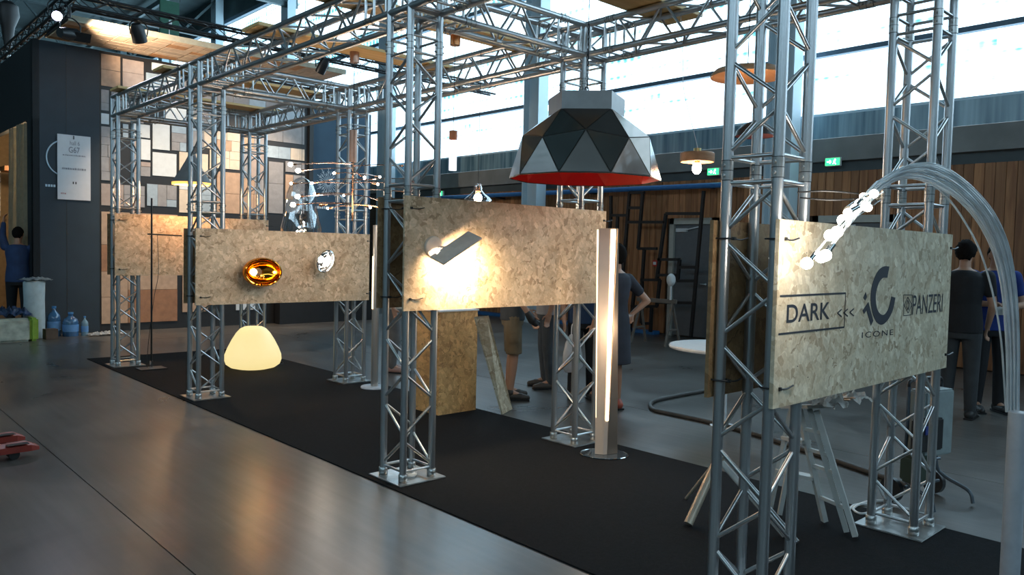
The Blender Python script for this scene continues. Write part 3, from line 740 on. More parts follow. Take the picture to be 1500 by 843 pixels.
# tube pendant: copper cap above, white glass cylinder below
c = at(663, 250, 6.8)
t = thing('tube_pendant', 'slim tube pendant with orange top and clear and white glass', 'pendant lamp', c)
for nm, z0, z1, m, r in (('white_glass', 0, .15, emat('frost_white', (.8, .86, .95), .7), .034), ('clear_glass', .15, .27, GLASSM, .034), ('orange_cap', .27, .345, mat('orange_glaze', (.75, .22, .08), rough=.3), .036)):
    bm = bmesh.new(); cyl(bm, (0,0,z0), (0,0,z1), r, n=20); mesh_obj(nm, bm, m, t, smooth=True)
cord(t, .345, BZ-c.z); rose(t, BZ-c.z, .045, .09, mat('orange_copper', (.75, .32, .12), rough=.35, metal=.5))
# wooden pendant with bare bulb
c = at(1021, 240, 6.05)
t = thing('wood_pendant', 'small flat round wooden pendant with bare glowing bulb', 'pendant lamp', c)
WD = wood('lamp_wood', (.40, .20, .10), (.55, .30, .16), axis='X', knots=False, obj_var=0)
bm = bmesh.new(); lathe(bm, [(0, .085), (.125, .085), (.132, .078), (.132, .018), (.128, .012), (.12, .012), (.118, .06), (0, .06)], 32); mesh_obj('shade', bm, WD, t, smooth=True)
bm = bmesh.new(); cyl(bm, (0,0,.085), (0,0,.12), .03); cyl(bm, (0,0,.0), (0,0,.06), .02); mesh_obj('socket', bm, mat('brass', (.55, .42, .2), rough=.3, metal=1), t, smooth=True)
bm = bmesh.new(); sphere(bm, (0,0,-.035), .036, (1,1,1.3)); mesh_obj('bulb', bm, BULBW, t, smooth=True)
bm = bmesh.new(); tube(bm, [(0,0,.12), (-.03,.02,.25), (-.12,.06,.55), (-.12,.08,.8), (-.14,.09,1.0), (-.14,.10,BZ-c.z)], .0022, 6); mesh_obj('cord', bm, mat('clear_cord', (.5, .5, .52), rough=.3), t)
point_light('bulb_light', (0, 0, -.09), (1, .75, .5), 9, .04, t)
# flat wooden disc
c = at(1095, 113, 4.62)
t = thing('disc_pendant', 'wide shallow wooden disc pendant behind the nearest truss column', 'pendant lamp', c)
bm = bmesh.new(); lathe(bm, [(r*.86, z*.88) for r, z in [(0, .07), (.12, .068), (.22, .045), (.252, .012), (.25, 0), (.24, .0), (.2, .022), (.1, .035), (0, .036)]], 40); mesh_obj('shade', bm, WD, t, smooth=True)
cord(t, .07, BZ-c.z, .003); point_light('glow', (0, 0, -.10), (1, .6, .28), 1.3, .1, t)
# black shallow bowl with pink underside
c = at(1106, 200, 4.9)
t = thing('bowl_pendant', 'shallow black bowl pendant with pink inside below the wooden disc', 'pendant lamp', c)
bm = bmesh.new(); lathe(bm, [(0, .095), (.026, .095), (.078, .073), (.116, .034), (.125, 0)], 32); mesh_obj('shade', bm, BLACK, t, smooth=True)
bm = bmesh.new(); lathe(bm, [(.119, .001), (.086, .026), (0, .04)], 32); mesh_obj('inner_face', bm, mat('pink_inner', (.7, .2, .2), rough=.5), t, smooth=True)
cord(t, .09, BZ-c.z, .003, mat('red_cord', (.5, .05, .05), rough=.5))
# grey cone pendant
c = at(281, 268, 10.12)
t = thing('cone_pendant', 'grey cone pendant glowing amber inside near the tiled wall', 'pendant lamp', c)
bm = bmesh.new(); lathe(bm, [(.245, 0), (.15, .15), (.055, .33), (.035, .40), (0, .41)], 36); mesh_obj('shade', bm, mat('cone_grey', (.20, .20, .20), rough=.5), t, smooth=True)
bm = bmesh.new(); lathe(bm, [(.24, -.002), (.14, .14), (0, .3)], 36); mesh_obj('amber_lining', bm, mat('amber_lining', (.85, .45, .08), rough=.4), t, smooth=True)
bm = bmesh.new(); lathe(bm, [(.243, 0), (.243, -.03), (.236, -.03), (.236, 0)], 36); mesh_obj('amber_rim', bm, emat('amber_rim', (1, .5, .10), 1.3), t, smooth=True)
bm = bmesh.new(); sphere(bm, (0,0,.08), .04); mesh_obj('bulb', bm, BULB, t, smooth=True)
cord(t, .41, BZ-c.z); point_light('bulb_light', (0, 0, -.02), (1, .62, .3), 32, .05, t)
# big glass bubble pendant
c = at(441, 345, 9.5)
t = thing('bubble_pendant', 'large clear blown glass bubble pendant above the egg lamp panel', 'pendant lamp', c)
bm = bmesh.new(); pr = [(r*1.09, z*1.09) for r, z in [(0, -.18), (.11, -.165), (.19, -.11), (.225, -.02), (.222, .09), (.19, .22), (.175, .29), (.172, .37), (.16, .47), (.13, .56), (.08, .62), (.02, .65)]]
lathe(bm, pr, 36); mesh_obj('glass_body', bm, clear_glass('bubble_glass', (.88, .93, .98), amount=.80), t, smooth=True)
bm = bmesh.new(); lathe(bm, [(0, .50), (.018, .50), (.014, .30), (.022, .12), (.012, .10), (.03, .02), (.045, -.05), (.02, -.1), (0, -.1)], 20); mesh_obj('inner_stem', bm, CHROME, t, smooth=True)
bm = bmesh.new(); sphere(bm, (0,0,.33), .012); sphere(bm, (.05,0,-.02), .012); sphere(bm, (-.05,0,.05), .012); sphere(bm, (0,.04,.1), .012); mesh_obj('led', bm, BULBW, t, smooth=True)
cord(t, .70, BZ-c.z)
# branching chandelier on a copper cylinder
c = at(516, 324, 7.5)
t = thing('branch_chandelier', 'chandelier of long thin horizontal arms with bulb tips under a copper cylinder', 'chandelier', c)
def pz(v): return (324-v)*7.5/F_PX
bm = bmesh.new(); cyl(bm, (0,0,pz(324)), (0,0,pz(232)), .008, n=10); mesh_obj('stem', bm, COPPER, t, smooth=True)
bm = bmesh.new(); cyl(bm, (0,0,pz(238)), (0,0,pz(192)), .036, n=24); mesh_obj('copper_cylinder', bm, mat('satin_copper', (.50, .30, .22), rough=.4, metal=.8), t, smooth=True)
cord(t, pz(192), BZ-c.z, .004); rose(t, BZ-c.z, .045, .10, mat('satin_copper', (.5, .3, .2)))
tips = [(430,241,241), (441,250,247), (431,269,269), (461,268,262), (440,288,286), (464,284,285), (434,300,298), (475,300,300), (483,305,302), (462,239,241), (493,254,255), (530,258,252), (549,269,262), (553,259,255), (561,305,300), (555,293,286), (590,270,268), (592,281,278), (600,262,265), (585,243,244), (538,303,298), (505,286,283)]
for i, (u, v, v0) in enumerate(tips):
    dep = 7.5+random.uniform(-.45, .45); tip = at(u, v, dep)-c; root = Vector((0, 0, pz(v0)))
    bm = bmesh.new(); tube(bm, [root, root.lerp(tip, .5)+Vector((0,0,.01)), tip], .0052, 6, k=4); arm = mesh_obj('arm', bm, mat('rose_metal', (.65, .48, .42), rough=.25, metal=1), t, smooth=True)
    d = (tip-root).normalized(); bm = bmesh.new(); cyl(bm, tip-d*.03, tip+d*.015, .0085, n=10); mesh_obj('socket', bm, COPPER, arm, smooth=True)
    lit = i not in (7, 9, 18, 19)
    bm = bmesh.new(); sphere(bm, tip+d*.03, .024 if i in (0, 1, 4, 6, 7) else .013, (1,1,.9), 12, 8); mesh_obj('bulb', bm, BULBW if lit else COPPER, arm, smooth=True)
point_light('bulb_light', (-.35, -.1, .2), (1, .78, .6), 9, .1, t); point_light('bulb_light', (.35, .1, .15), (1, .78, .6), 8, .1, t)

# ------------------------------------------------------------------ wall lamps on the panels
def egg(name, label, u, v, y, wdt, hgt, dep, m, tilt, yaw, spin, bulbm, e, col):
    c = ony(u, v, y)
    t = thing(name, label, 'wall lamp', c)
    E_ = Euler((tilt, spin, yaw), 'XYZ').to_matrix().to_4x4()
    # open egg: outer ellipsoid with a big cut facing -y; profile along -y
    bm = bmesh.new(); prof = []
    for i in range(13):
        a = PI*(i/12)*.62; prof.append((math.sin(a)*(1-.08*math.cos(a)), -math.cos(a)))
    inn = [(r*.9, z*.9+.0) for r, z in prof[::-1]]
    lathe(bm, prof+inn, 40)
    M = E_ @ Matrix.Diagonal((wdt/2, dep/2, hgt/2, 1)) @ Matrix.Rotation(PI/2, 4, 'X')
    bmesh.ops.transform(bm, matrix=M, verts=bm.verts); mesh_obj('shell', bm, m, t, smooth=True)
    bm = bmesh.new(); tube(bm, [M @ Vector((math.cos(a)*.90, math.sin(a)*.90, .37)) for a in [2*PI*i/40 for i in range(41)]], .009, 8, False); mesh_obj('rim', bm, m, t, smooth=True)
    bm = bmesh.new(); sphere(bm, M @ Vector((-.42, .0, -.1)), .036, (1,1,1)); mesh_obj('bulb', bm, bulbm, t, smooth=True)
    bm = bmesh.new(); cyl(bm, (0, dep*.38, 0), (0, y*0+.12, 0), .04); mesh_obj('wall_mount', bm, BLACKM, t, smooth=True)
    point_light('bulb_light', M @ Vector((-.3, 0, .3)), col, e, .03, t)
egg('egg_wall_lamp', 'larger amber mirrored egg wall lamp, left on its panel', 384, 399, 6.13, .41, .31, .24, GOLDM, 0, -.15, 0, emat('bulb_amber', (1, .72, .25), 30), 5, (1, .6, .25))
egg('egg_wall_lamp', 'smaller silver mirrored egg wall lamp, right of the amber one', 475, 383, 6.13, .20, .28, .2, CHROME, 0, -.1, .5, BULBW, 2.0, (1, .9, .8))
# folded plate lamp on the middle panel
c = ony(668, 363, 2.50); c.y = 2.50
t = thing('plate_wall_lamp', 'tilted flat rectangular wall lamp throwing bright light on its OSB panel', 'wall lamp', c)
ang = -math.radians(29)
PR = Matrix.Rotation(ang, 4, 'Y')
BZM = mat('lamp_bronze', (.72, .60, .50), rough=.5, metal=.1)
bm = bmesh.new(); box(bm, (-.19, -.07, -.006), (.19, .065, .006), mtx=PR @ Matrix.Rotation(.42, 4, 'X'), bev=.002); mesh_obj('plate', bm, BZM, t)
bm = bmesh.new(); box(bm, (-.17, -.03, -.014), (.17, .04, -.008), mtx=PR @ Matrix.Rotation(.42, 4, 'X')); mesh_obj('led_strip', bm, emat('led_warm', (1, .85, .6), 30), t)
bm = bmesh.new(); lathe(bm, [(0, .02), (.07, .02), (.075, .01), (.075, 0), (0, 0)], 28); M = Matrix.Translation((-.11, .112, .0)) @ Matrix.Rotation(PI/2, 4, 'X'); bmesh.ops.transform(bm, matrix=M, verts=bm.verts); mesh_obj('wall_mount', bm, BZM, t, smooth=True)
bm = bmesh.new(); cyl(bm, (-.08, .1, 0), (0, .0, .0), .008); mesh_obj('bracket', bm, BZM, t)
l = bpy.data.lights.new('lamp_glow', 'AREA'); l.shape = 'RECTANGLE'; l.size = .30; l.size_y = .04; l.energy = 11; l.color = (1, .78, .48); l.spread = math.radians(150)
lo = bpy.data.objects.new('lamp_glow', l); C.objects.link(lo); lo.parent = t; lo.location = (.01, -.01, -.035)
dv = Vector((.32, .75, -.8)); lo.rotation_euler = (dv.to_track_quat('-Z', 'Y').to_matrix() @ Matrix.Rotation(0, 3, 'Z')).to_euler()

# ------------------------------------------------------------------ standing lamps
# glowing dome
c = Vector((1.33, 7.95, .008))
t = thing('dome_floor_lamp', 'glowing white plastic dome floor lamp standing on the black carpet', 'floor lamp', c)
GL = mat('glow_white', (.3, .27, .2), rough=.5, var=.02, emit=(1, .80, .36), estr=.62); s = 1.0
bm = bmesh.new(); pr = [(0, .0), (.20, .0), (.28, .02), (.335, .06), (.355, .12), (.35, .18), (.315, .27), (.265, .37), (.21, .46), (.16, .515), (.11, .54), (.0, .545)]
lathe(bm, [(r*s, z*s) for r, z in pr], 48); mesh_obj('shade', bm, GL, t, smooth=True)
bm = bmesh.new(); tube(bm, [(.3, .1, .02), (.45, .1, .004), (.55, .3, .004), (.62, .7, .004)], .004, 6); mesh_obj('cord', bm, BLACK, t)
bm = bmesh.new(); lathe(bm, [(.0, -.006), (.19, -.006), (.2, .004), (0, .004)], 32); mesh_obj('foot_ring', bm, BLACKM, t)
# slim metal tube lamp
c = Vector((1.83, 5.86, .008))
t = thing('tube_floor_lamp', 'slim brushed metal tube floor lamp on a white disc base', 'floor lamp', c)
bm = bmesh.new(); lathe(bm, [(0, 0), (.155, 0), (.155, .012), (.15, .018), (0, .018)], 40); mesh_obj('base', bm, mat('lamp_base_white', (.55, .62, .70), rough=.2), t, smooth=True)
bm = bmesh.new(); cyl(bm, (0,0,.018), (0,0,1.85), .041, n=32); mesh_obj('tube', bm, mat('brushed_metal', (.48, .46, .43), rough=.42, metal=.8, stretch=(1,1,.1)), t, smooth=True)
bm = bmesh.new(); box(bm, (-.045, -.012, .9), (-.038, .012, 1.5)); mesh_obj('glow_strip', bm, emat('highlight_glow', (1, .8, .5), 1.2), t)  # weak glow strip added where the metal only catches a highlight
# tall tapered lamp with light slots
c = Vector((1.675, 2.30, .008))
t = thing('fin_floor_lamp', 'tall tapered metal fin floor lamp with glowing slots on a glass disc', 'floor lamp', c)
to_cam = math.atan2(CAM.y-c.y, CAM.x-c.x); t.rotation_euler = (0, 0, to_cam); t.scale = (1, 1.22, 1)
BZL = mat('fin_metal', (.42, .34, .28), rough=.35, metal=.75, var=.05, stretch=(1,1,.1))
bm = bmesh.new(); lathe(bm, [(0, 0), (.155, 0), (.155, .008), (0, .008)], 40); mesh_obj('base', bm, mat('glass_base', (.05, .06, .07), rough=.08), t, smooth=True)
bm = bmesh.new(); tube(bm, [Vector((.153*math.cos(a), .153*math.sin(a), .006)) for a in [2*PI*i/40 for i in range(41)]], .005, 6, False); mesh_obj('base_ring', bm, CHROME, t, smooth=True)
def fin(pts_b, pts_t, m, name, z0=.01, z1=1.79):
    bm = bmesh.new(); b_ = [bm.verts.new((x, y, z0)) for x, y in pts_b]; t_ = [bm.verts.new((x, y, z1)) for x, y in pts_t]
    n_ = len(b_)
    for i in range(n_): bm.faces.new((b_[i], b_[(i+1) % n_], t_[(i+1) % n_], t_[i]))
    bm.faces.new(t_); bm.faces.new(b_[::-1]); return mesh_obj(name, bm, m, t)
# +x faces the camera, +y to the right of the camera's view is -y
fin([(-.02, .085), (.03, .02), (.02, .012), (-.035, .07)], [(-.02, .05), (.03, .045), (.02, .035), (-.035, .04)], BZL, 'left_fin')
fin([(.03, .018), (.045, -.005), (.035, -.06), (-.03, -.05), (-.03, .01)], [(.03, .035), (.045, .0), (.04, -.085), (-.03, -.07), (-.03, .03)], mat('fin_pale', (.78, .64, .54), rough=.42, metal=.2, var=.04), 'body')
fin([(.035, .021), (.046, .014), (.046, .004), (.034, .010)], [(.035, .034), (.049, .030), (.049, .002), (.034, .012)], emat('fin_glow', (1, .82, .55), 3), 'glow_strip', z0=.28, z1=1.78)
fin([(.036, -.052), (.038, -.061), (.028, -.063), (.028, -.053)], [(.041, -.076), (.043, -.087), (.03, -.089), (.03, -.079)], emat('fin_glow2', (1, .78, .48), 1.3), 'edge_light', z0=.3, z1=1.78)
point_light('slot_light', (.2, .1, 1.0), (1, .75, .5), 5, .15, t)
# thin black stand with crossbar
c = Vector((.28, 8.58, .008))
t = thing('slim_floor_lamp', 'very thin black floor lamp stand with horizontal arm in front of the end panel', 'floor lamp', c)
bm = bmesh.new(); box(bm, (-.16, -.12, 0), (.16, .12, .012), bev=.003); mesh_obj('base', bm, BLACKM, t)
bm = bmesh.new(); cyl(bm, (0,0,.012), (0,0,2.15), .011, n=10); mesh_obj('pole', bm, BLACKM, t)
bm = bmesh.new(); cyl(bm, (0,0,.012), (0,0,.1), .02, n=14); mesh_obj('collar', bm, CHROME, t, smooth=True)
bm = bmesh.new(); cyl(bm, (-.05,0,1.70), (.37,-.0,1.69), .009, n=8); mesh_obj('arm', bm, BLACKM, t)
bm = bmesh.new(); tube(bm, [(.07,0,1.69), (.08,0,1.2), (.03,0,.9), (-.04,0,.3), (-.05,0,.02)], .0035, 6); mesh_obj('cord', bm, BLACK, t)
# arching fibre lamp in the foreground
B0 = onz(1475, 915, 0); B0 = Vector((B0.x, B0.y, .008))
dep0 = (B0-CAM).dot(CD)
t = thing('arc_floor_lamp', 'arching floor lamp of clear bendy tubes with glowing tips at the right', 'floor lamp', B0)
bm = bmesh.new(); lathe(bm, [(0, 0), (.2, 0), (.2, .012), (0, .012)], 40); mesh_obj('base', bm, WHITEM, t, smooth=True)
ztop = at(1484, 602, dep0).z-.008
bm = bmesh.new(); lathe(bm, [(0, .012), (.039, .012), (.039, ztop), (.035, ztop+.004), (.0, ztop+.004)], 32); mesh_obj('sleeve', bm, mat('sleeve_grey', (.36, .38, .41), rough=.4), t, smooth=True)
TUBEM = mat('clear_tube', (.62, .66, .68), rough=.12, coat=.6, spec=.8)
TUBEM.node_tree.nodes['Principled BSDF'].inputs['Transmission Weight'].default_value = .4
TUBEM.node_tree.nodes['Principled BSDF'].inputs['IOR'].default_value = 1.12
tip_px = [(1187,380), (1214,368), (1222,340), (1240,318), (1248,308), (1256,300), (1262,296), (1268,290), (1276,286), (1208,371), (1231,334), (1272,300)]
for i, (u, v) in enumerate(tip_px):
    d3 = 3.02+.03*(i % 4); q = ((i*5) % 12)/11
    OUT = [(1492,604),(1492,480),(1482,380),(1456,312),(1412,264),(1370,241),(1330,243),(1290,264),(1268,284)]
    INN = [(1474,604),(1472,500),(1462,405),(1438,340),(1400,294),(1352,268),(1320,264),(1292,277),(1276,296)]
    if i == 99: INN = [(1472,604),(1458,480),(1428,370),(1396,315),(1362,285),(1335,272),(1312,270),(1292,280),(1276,296)]; q = 1
    if i == 7: INN = [(1474,604),(1464,480),(1440,380),(1410,320),(1378,280),(1345,262),(1318,262),(1292,275),(1272,292)]; q = 1
    P = []
    for k_, (o_, n_) in enumerate(zip(OUT, INN)):
        f_ = k_/8; P.append(at(o_[0]*(1-q)+n_[0]*q, o_[1]*(1-q)+n_[1]*q, dep0+(d3+.03-dep0)*f_**1.3+.012*math.sin(i*2.1+k_)))
    P.append(at(u, v, d3))
    P = [p-B0 for p in P]
    bm = bmesh.new(); tube(bm, P, .0042, 8, k=6); arm = mesh_obj('flexible_tube', bm, TUBEM, t, smooth=True)
    d = (P[-1]-P[-2]).normalized()
    bm = bmesh.new(); cyl(bm, P[-1]-d*.035, P[-1]+d*.012, .0095, n=12); mesh_obj('socket', bm, CHROME, arm, smooth=True)
    bm = bmesh.new(); sphere(bm, P[-1]+d*.022, .023 if i in (0, 1, 2, 3, 9, 10) else .016, (1, 1, 1), 16, 10); mesh_obj('bulb', bm, emat('halogen', (1, .93, .82), 30), arm, smooth=True)
bm = bmesh.new(); a = at(1245, 312, 3.1)-B0; b = at(1286, 284, 3.18)-B0; cyl(bm, a, b, .03, n=20); mesh_obj('glass_collar', bm, clear_glass('collar_glass', amount=.85), t, smooth=True)
point_light('tip_light', at(1205, 360, 3.0)-B0, (1, .9, .78), 3, .04, t)
# black cord loops from the near column to the lamp
bm = bmesh.new()
tube(bm, [at(1168, 282, 3.25), at(1210, 280, 3.2), at(1258, 284, 3.18)], .004, 6); tube(bm, [at(1172, 290, 3.25), at(1215, 293, 3.2), at(1255, 292, 3.18)], .004, 6)
tag(mesh_obj('power_cable', bm, BLACK, smooth=True), 'black cord loop between the nearest column and the glowing tube tips', 'cable')

# ------------------------------------------------------------------ OSB plinth, leaning board
t = tag(mesh_obj('osb_plinth', bmbox((1.50, 4.23, .008), (1.97, 4.70, 1.005)), osb('osb_warm', (1.25, .90, .50))), 'tall OSB box plinth standing behind the middle panel', 'plinth')
mesh_obj('top_sheet', bmbox((1.49, 4.22, 1.005), (1.98, 4.71, 1.02)), WHITE, t)
def skew_board():
    a = onz(734, 608); b = onz(748, 600); up1 = at(694, 465, 7.42); up2 = at(713, 463, 7.42)
    bm = bmesh.new()
    e = Vector((.03, .035, 0))
    p = [a, b, Vector((up2.x, up2.y, up2.z)), up1]
    n_ = (p[1]-p[0]).cross(p[3]-p[0]).normalized()*.02
    f_ = [bm.verts.new(q) for q in p]; g_ = [bm.verts.new(q+n_) for q in p]
    bm.faces.new(f_); bm.faces.new(g_[::-1])
    for i in range(4): bm.faces.new((f_[i], f_[(i+1) % 4], g_[(i+1) % 4], g_[i]))
    return bm
tag(mesh_obj('osb_offcut', skew_board(), OSBG), 'narrow OSB board leaning against the plinth', 'board')

# ------------------------------------------------------------------ white table
c = onz(1063, 509, .75); c.z = 0; t = thing('bistro_table', 'white round table beyond the nearest truss column', 'table', c)
bm = bmesh.new(); lathe(bm, [(0, .72), (.47, .72), (.52, .735), (.525, .75), (.515, .762), (0, .765)], 48); mesh_obj('tabletop', bm, mat('table_white', (.78, .78, .78), rough=.25, var=.02), t, smooth=True)
bm = bmesh.new(); cyl(bm, (0,0,.02), (0,0,.72), .03); mesh_obj('column', bm, WHITEM, t, smooth=True)
bm = bmesh.new(); lathe(bm, [(0, 0), (.12, 0), (.12, .012), (.05, .03), (0, .03)], 36); mesh_obj('foot', bm, WHITEM, t, smooth=True)

# ------------------------------------------------------------------ step stool ladder with papers
LW = mat('ladder_white', (.50, .49, .46), rough=.5, var=.08)
t = thing('step_ladder', 'pale folding step ladder under the logo panel with papers on top', 'ladder', (0, 0, 0))
def prt(name, a, b, wx, wy, m=LW, par=None, up=(0,0,1)):
    bm = bmesh.new(); bar(bm, a, b, wx, wy, up=up); return mesh_obj(name, bm, m, par or t)
H = .93
topL = Vector((1.12, .62, H)); topR = Vector((1.38, .50, H))
f1, f2, f3, f4, f5 = [onz(*q, .02) for q in ((1208, 764), (1240, 779), (1253, 786), (1128, 745), (1142, 754))]
tl = at(1168, 602, (f1-CAM).dot(CD)); 
A1 = at(1170, 598, 4.62); A2 = at(1186, 600, 4.56); A3 = at(1196, 602, 4.52)
prt('rail', A1, f1, .035, .03); prt('rail', A2, f2, .035, .03); prt('rail', A3, f3, .035, .03)
B1 = at(1160, 596, 4.78); B2 = at(1172, 598, 4.74)
prt('rail', B1, f4, .03, .025); prt('rail', B2, f5, .03, .025)
def lerp(a, b, s): return a+(b-a)*s
for s in (.30, .62): prt('tread', lerp(B1, f4, s)+Vector((0, 0, .0)), lerp(A1, f1, s), .07, .022)
for s in (.18, .36, .5, .78): prt('rung', lerp(A1, f1, s), lerp(A3, f3, s), .02, .02)
prt('platform', at(1160, 596, 4.75), at(1200, 596, 4.5), .16, .02)
def crumple(name, label, cat, loc, sx, sy, h, m, seed, nx=22):
    random.seed(seed); bm = bmesh.new(); g = []
    for i in range(nx+1):
        row = []
        for j in range(nx+1):
            x = (i/nx-.5)*sx*(1+.12*math.sin(j*1.3+seed)); y = (j/nx-.5)*sy*(1+.15*math.sin(i*.9+seed))
            z = h*(.5+.5*math.sin(i*1.7+seed)*math.cos(j*1.1+seed*2))*max(0, 1-(abs(i/nx-.5)*1.7)**3)*max(0, 1-(abs(j/nx-.5)*1.7)**3)+random.uniform(0, h*.25)
            row.append(bm.verts.new((x, y, z)))
        g.append(row)
    for i in range(nx):
        for j in range(nx): bm.faces.new((g[i][j], g[i+1][j], g[i+1][j+1], g[i][j+1]))
    r = bmesh.ops.solidify(bm, geom=bm.faces[:], thickness=.003)
    return tag(mesh_obj(name, bm, m, loc=loc, smooth=True), label, cat)
PAPER = mat('crumpled_paper', (.62, .63, .63), rough=.6, var=.3, scale=14)
crumple('papers', 'crumpled white and orange printed wrapping on top of the step ladder', 'paper', at(1214, 590, 4.55), .50, .30, .09, mat('printed_paper', (.80, .78, .74), rough=.5, var=.3, scale=16), 3)
bm = bmesh.new()
for i in range(3): box(bm, (-.13+i*.03, -.03, .0+i*.006), (.02+i*.03, .05, .004+i*.006), mtx=Matrix.Rotation(.4*i, 4, 'Z'))
tag(mesh_obj('orange_leaflets', bm, mat('orange_print', (.70, .36, .16), rough=.5, var=.2), loc=at(1238, 584, 4.5)), 'orange printed leaflets at the edge of the papers on the ladder', 'leaflet')
# aluminium trestle legs on the carpet, left of the nearest column
t = thing('folded_trestle', 'beige metal tube trestle standing behind the nearest column', 'trestle', (0, 0, 0))
TB = mat('beige_metal', (.55, .45, .34), rough=.4, metal=.4)
ap = at(1052, 672, 4.75)
bm = bmesh.new(); cyl(bm, ap, onz(1008, 773)+Vector((0, 0, .02)), .027, n=16); mesh_obj('leg', bm, TB, t, smooth=True)
bm = bmesh.new(); cyl(bm, ap, onz(1005, 733)+Vector((0, 0, .01)), .010, n=12); mesh_obj('leg', bm, TB, t, smooth=True)
bm = bmesh.new(); cyl(bm, ap, onz(1150, 790)+Vector((0, 0, .02)), .02, n=14); mesh_obj('leg', bm, LW, t, smooth=True)
bm = bmesh.new(); cyl(bm, at(1062, 668, 4.72), onz(1168, 800)+Vector((0, 0, .02)), .014, n=14); mesh_obj('leg', bm, ALU, t, smooth=True)
bm = bmesh.new(); sphere(bm, ap, .04); mesh_obj('joint', bm, TB, t, smooth=True)

# ------------------------------------------------------------------ machine on a tubular trolley
c = Vector((2.50, .24, 0))
t = thing('tool_trolley', 'tubular hand trolley with grey box behind the right truss column', 'trolley', c, -.25)
t.scale = (.9, .9, .95)
TBG = mat('tube_grey_blue', (.09, .11, .13), rough=.4, metal=.4)
for sx in (-.19, .19):
    bm = bmesh.new(); tube(bm, [(sx, .0, .82), (sx, .0, .5), (sx, .01, .25), (sx*1.15, -.04, .16), (sx*1.2, -.22, .10), (sx*1.2, -.26, .02)], .013, 10); mesh_obj('frame_tube', bm, TBG, t, smooth=True)
bm = bmesh.new(); tube(bm, [(-.19, 0, .80), (-.16, 0, .86), (.16, 0, .86), (.19, 0, .80)], .013, 10); mesh_obj('handle', bm, BLACK, t, smooth=True)
for z in (.28, .12): bm = bmesh.new(); cyl(bm, (-.2, -.01, z), (.2, -.01, z), .011, n=10); mesh_obj('cross_tube', bm, TBG, t, smooth=True)
mesh_obj('grey_box', bmbox((-.16, -.12, .34), (.17, .02, .80), bev=.012), mat('machine_grey', (.24, .28, .28), rough=.5), t)
mesh_obj('control_unit', bmbox((-.30, -.17, .40), (-.02, -.10, .62), bev=.01), BLACK, t)
mesh_obj('motor_block', bmbox((-.27, -.15, .17), (-.08, .0, .36), bev=.02), mat('machine_dark', (.03, .045, .03), rough=.5), t)
bm = bmesh.new(); box(bm, (-.24, -.176, .52), (-.12, -.170, .58)); mesh_obj('label_plate', bm, mat('machine_blue', (.03, .05, .22), rough=.4), t)
for sx in (-.25, .25): bm = bmesh.new(); cyl(bm, (sx-.02, .06, .09), (sx+.02, .06, .09), .085, n=24); mesh_obj('wheel', bm, BLACK, t, smooth=True)

# ------------------------------------------------------------------ cables on the floor
CABM = mat('cable_grey', (.045, .04, .035), rough=.6)
P = [onz(*q)+Vector((0,0,.02)) for q in ((1070,568), (1040,574), (985,584), (955,592), (957,603), (985,610), (1040,622), (1100,638), (1180,664), (1250,688), (1330,716))]
bm = bmesh.new(); tube(bm, P, .022, 10); tag(mesh_obj('floor_hose', bm, CABM, smooth=True), 'thick dark hose looping over the concrete behind the nearest column', 'hose')
bm = bmesh.new(); tube(bm, [onz(*q)+Vector((0,0,.012)) for q in ((960,590), (1000,581), (1060,570), (1100,566))], .012, 8); tag(mesh_obj('floor_cable', bm, BLACK, smooth=True), 'thinner black cable beside the hose on the concrete', 'cable')
bm = bmesh.new(); tube(bm, [onz(*q)+Vector((0,0,.012)) for q in ((1242,752), (1252,743), (1275,742), (1282,750), (1262,756), (1250,748), (1270,738), (1300,736))], .008, 8); tag(mesh_obj('white_cable', bm, WHITE, smooth=True), 'white cable coil at the foot of the right truss column', 'cable')
bm = bmesh.new(); tube(bm, [Vector((.05, YC+.10, .03)), Vector((.12, YC+.05, .03)), Vector((.2, YC+.15, .03))], .018, 8); tag(mesh_obj('connector', bm, WHITE, smooth=True), 'small white connector on the base plate of the middle front column', 'connector')

# ------------------------------------------------------------------ trestles by the plank wall
def sawhorse(loc, rz, label):
    t = thing('sawhorse', label, 'sawhorse', loc, rz, 'sawhorses by the plank wall'); m = mat('sawhorse_grey', (.16, .14, .12), rough=.6)
    bm = bmesh.new(); bar(bm, (-.4, 0, .78), (.4, 0, .78), .05, .07); mesh_obj('top_rail', bm, m, t)
    for sx in (-.32, .32):
        for sy in (-.25, .25):
            bm = bmesh.new(); bar(bm, (sx, 0, .76), (sx*1.1, sy, 0), .035, .035); mesh_obj('leg', bm, m, t)
        bm = bmesh.new(); bar(bm, (sx*1.06, -.16, .28), (sx*1.06, .16, .28), .03, .03); mesh_obj('spreader', bm, m, t)
sawhorse((8.25, 6.72, 0), PI/2+.1, 'grey sawhorse nearer the grey door'); sawhorse((8.6, 8.1, 0), PI/2, 'grey sawhorse farther along the black frame screen')
bm = bmesh.new(); sphere(bm, (0,0,0), .08, (1,1,1.4)); cyl(bm, (0,0,-.35), (0,0,-.05), .02, n=10)
tag(mesh_obj('work_lamp', bm, WHITE, smooth=True, loc=(8.22, 6.40, 1.16)), 'small white work light clamped on the sawhorse by the door', 'work light')

# ------------------------------------------------------------------ neighbouring stand at the far left
YS = 13.3; XS = -.08; HS = 4.92
st = thing('exhibition_booth', 'dark navy exhibition booth wall with projecting canopy at the far left', 'booth', (0, 0, 0))
def pt(name, bm, m, par=None, **k): return mesh_obj(name, bm, m, par or st, **k)
pt('front_wall', bmbox((XS, YS, 0), (.93, YS+.12, HS)), NAVY)
pt('wall_seam', bmbox((.415, YS-.003, 0), (.422, YS, HS)), BLACK)
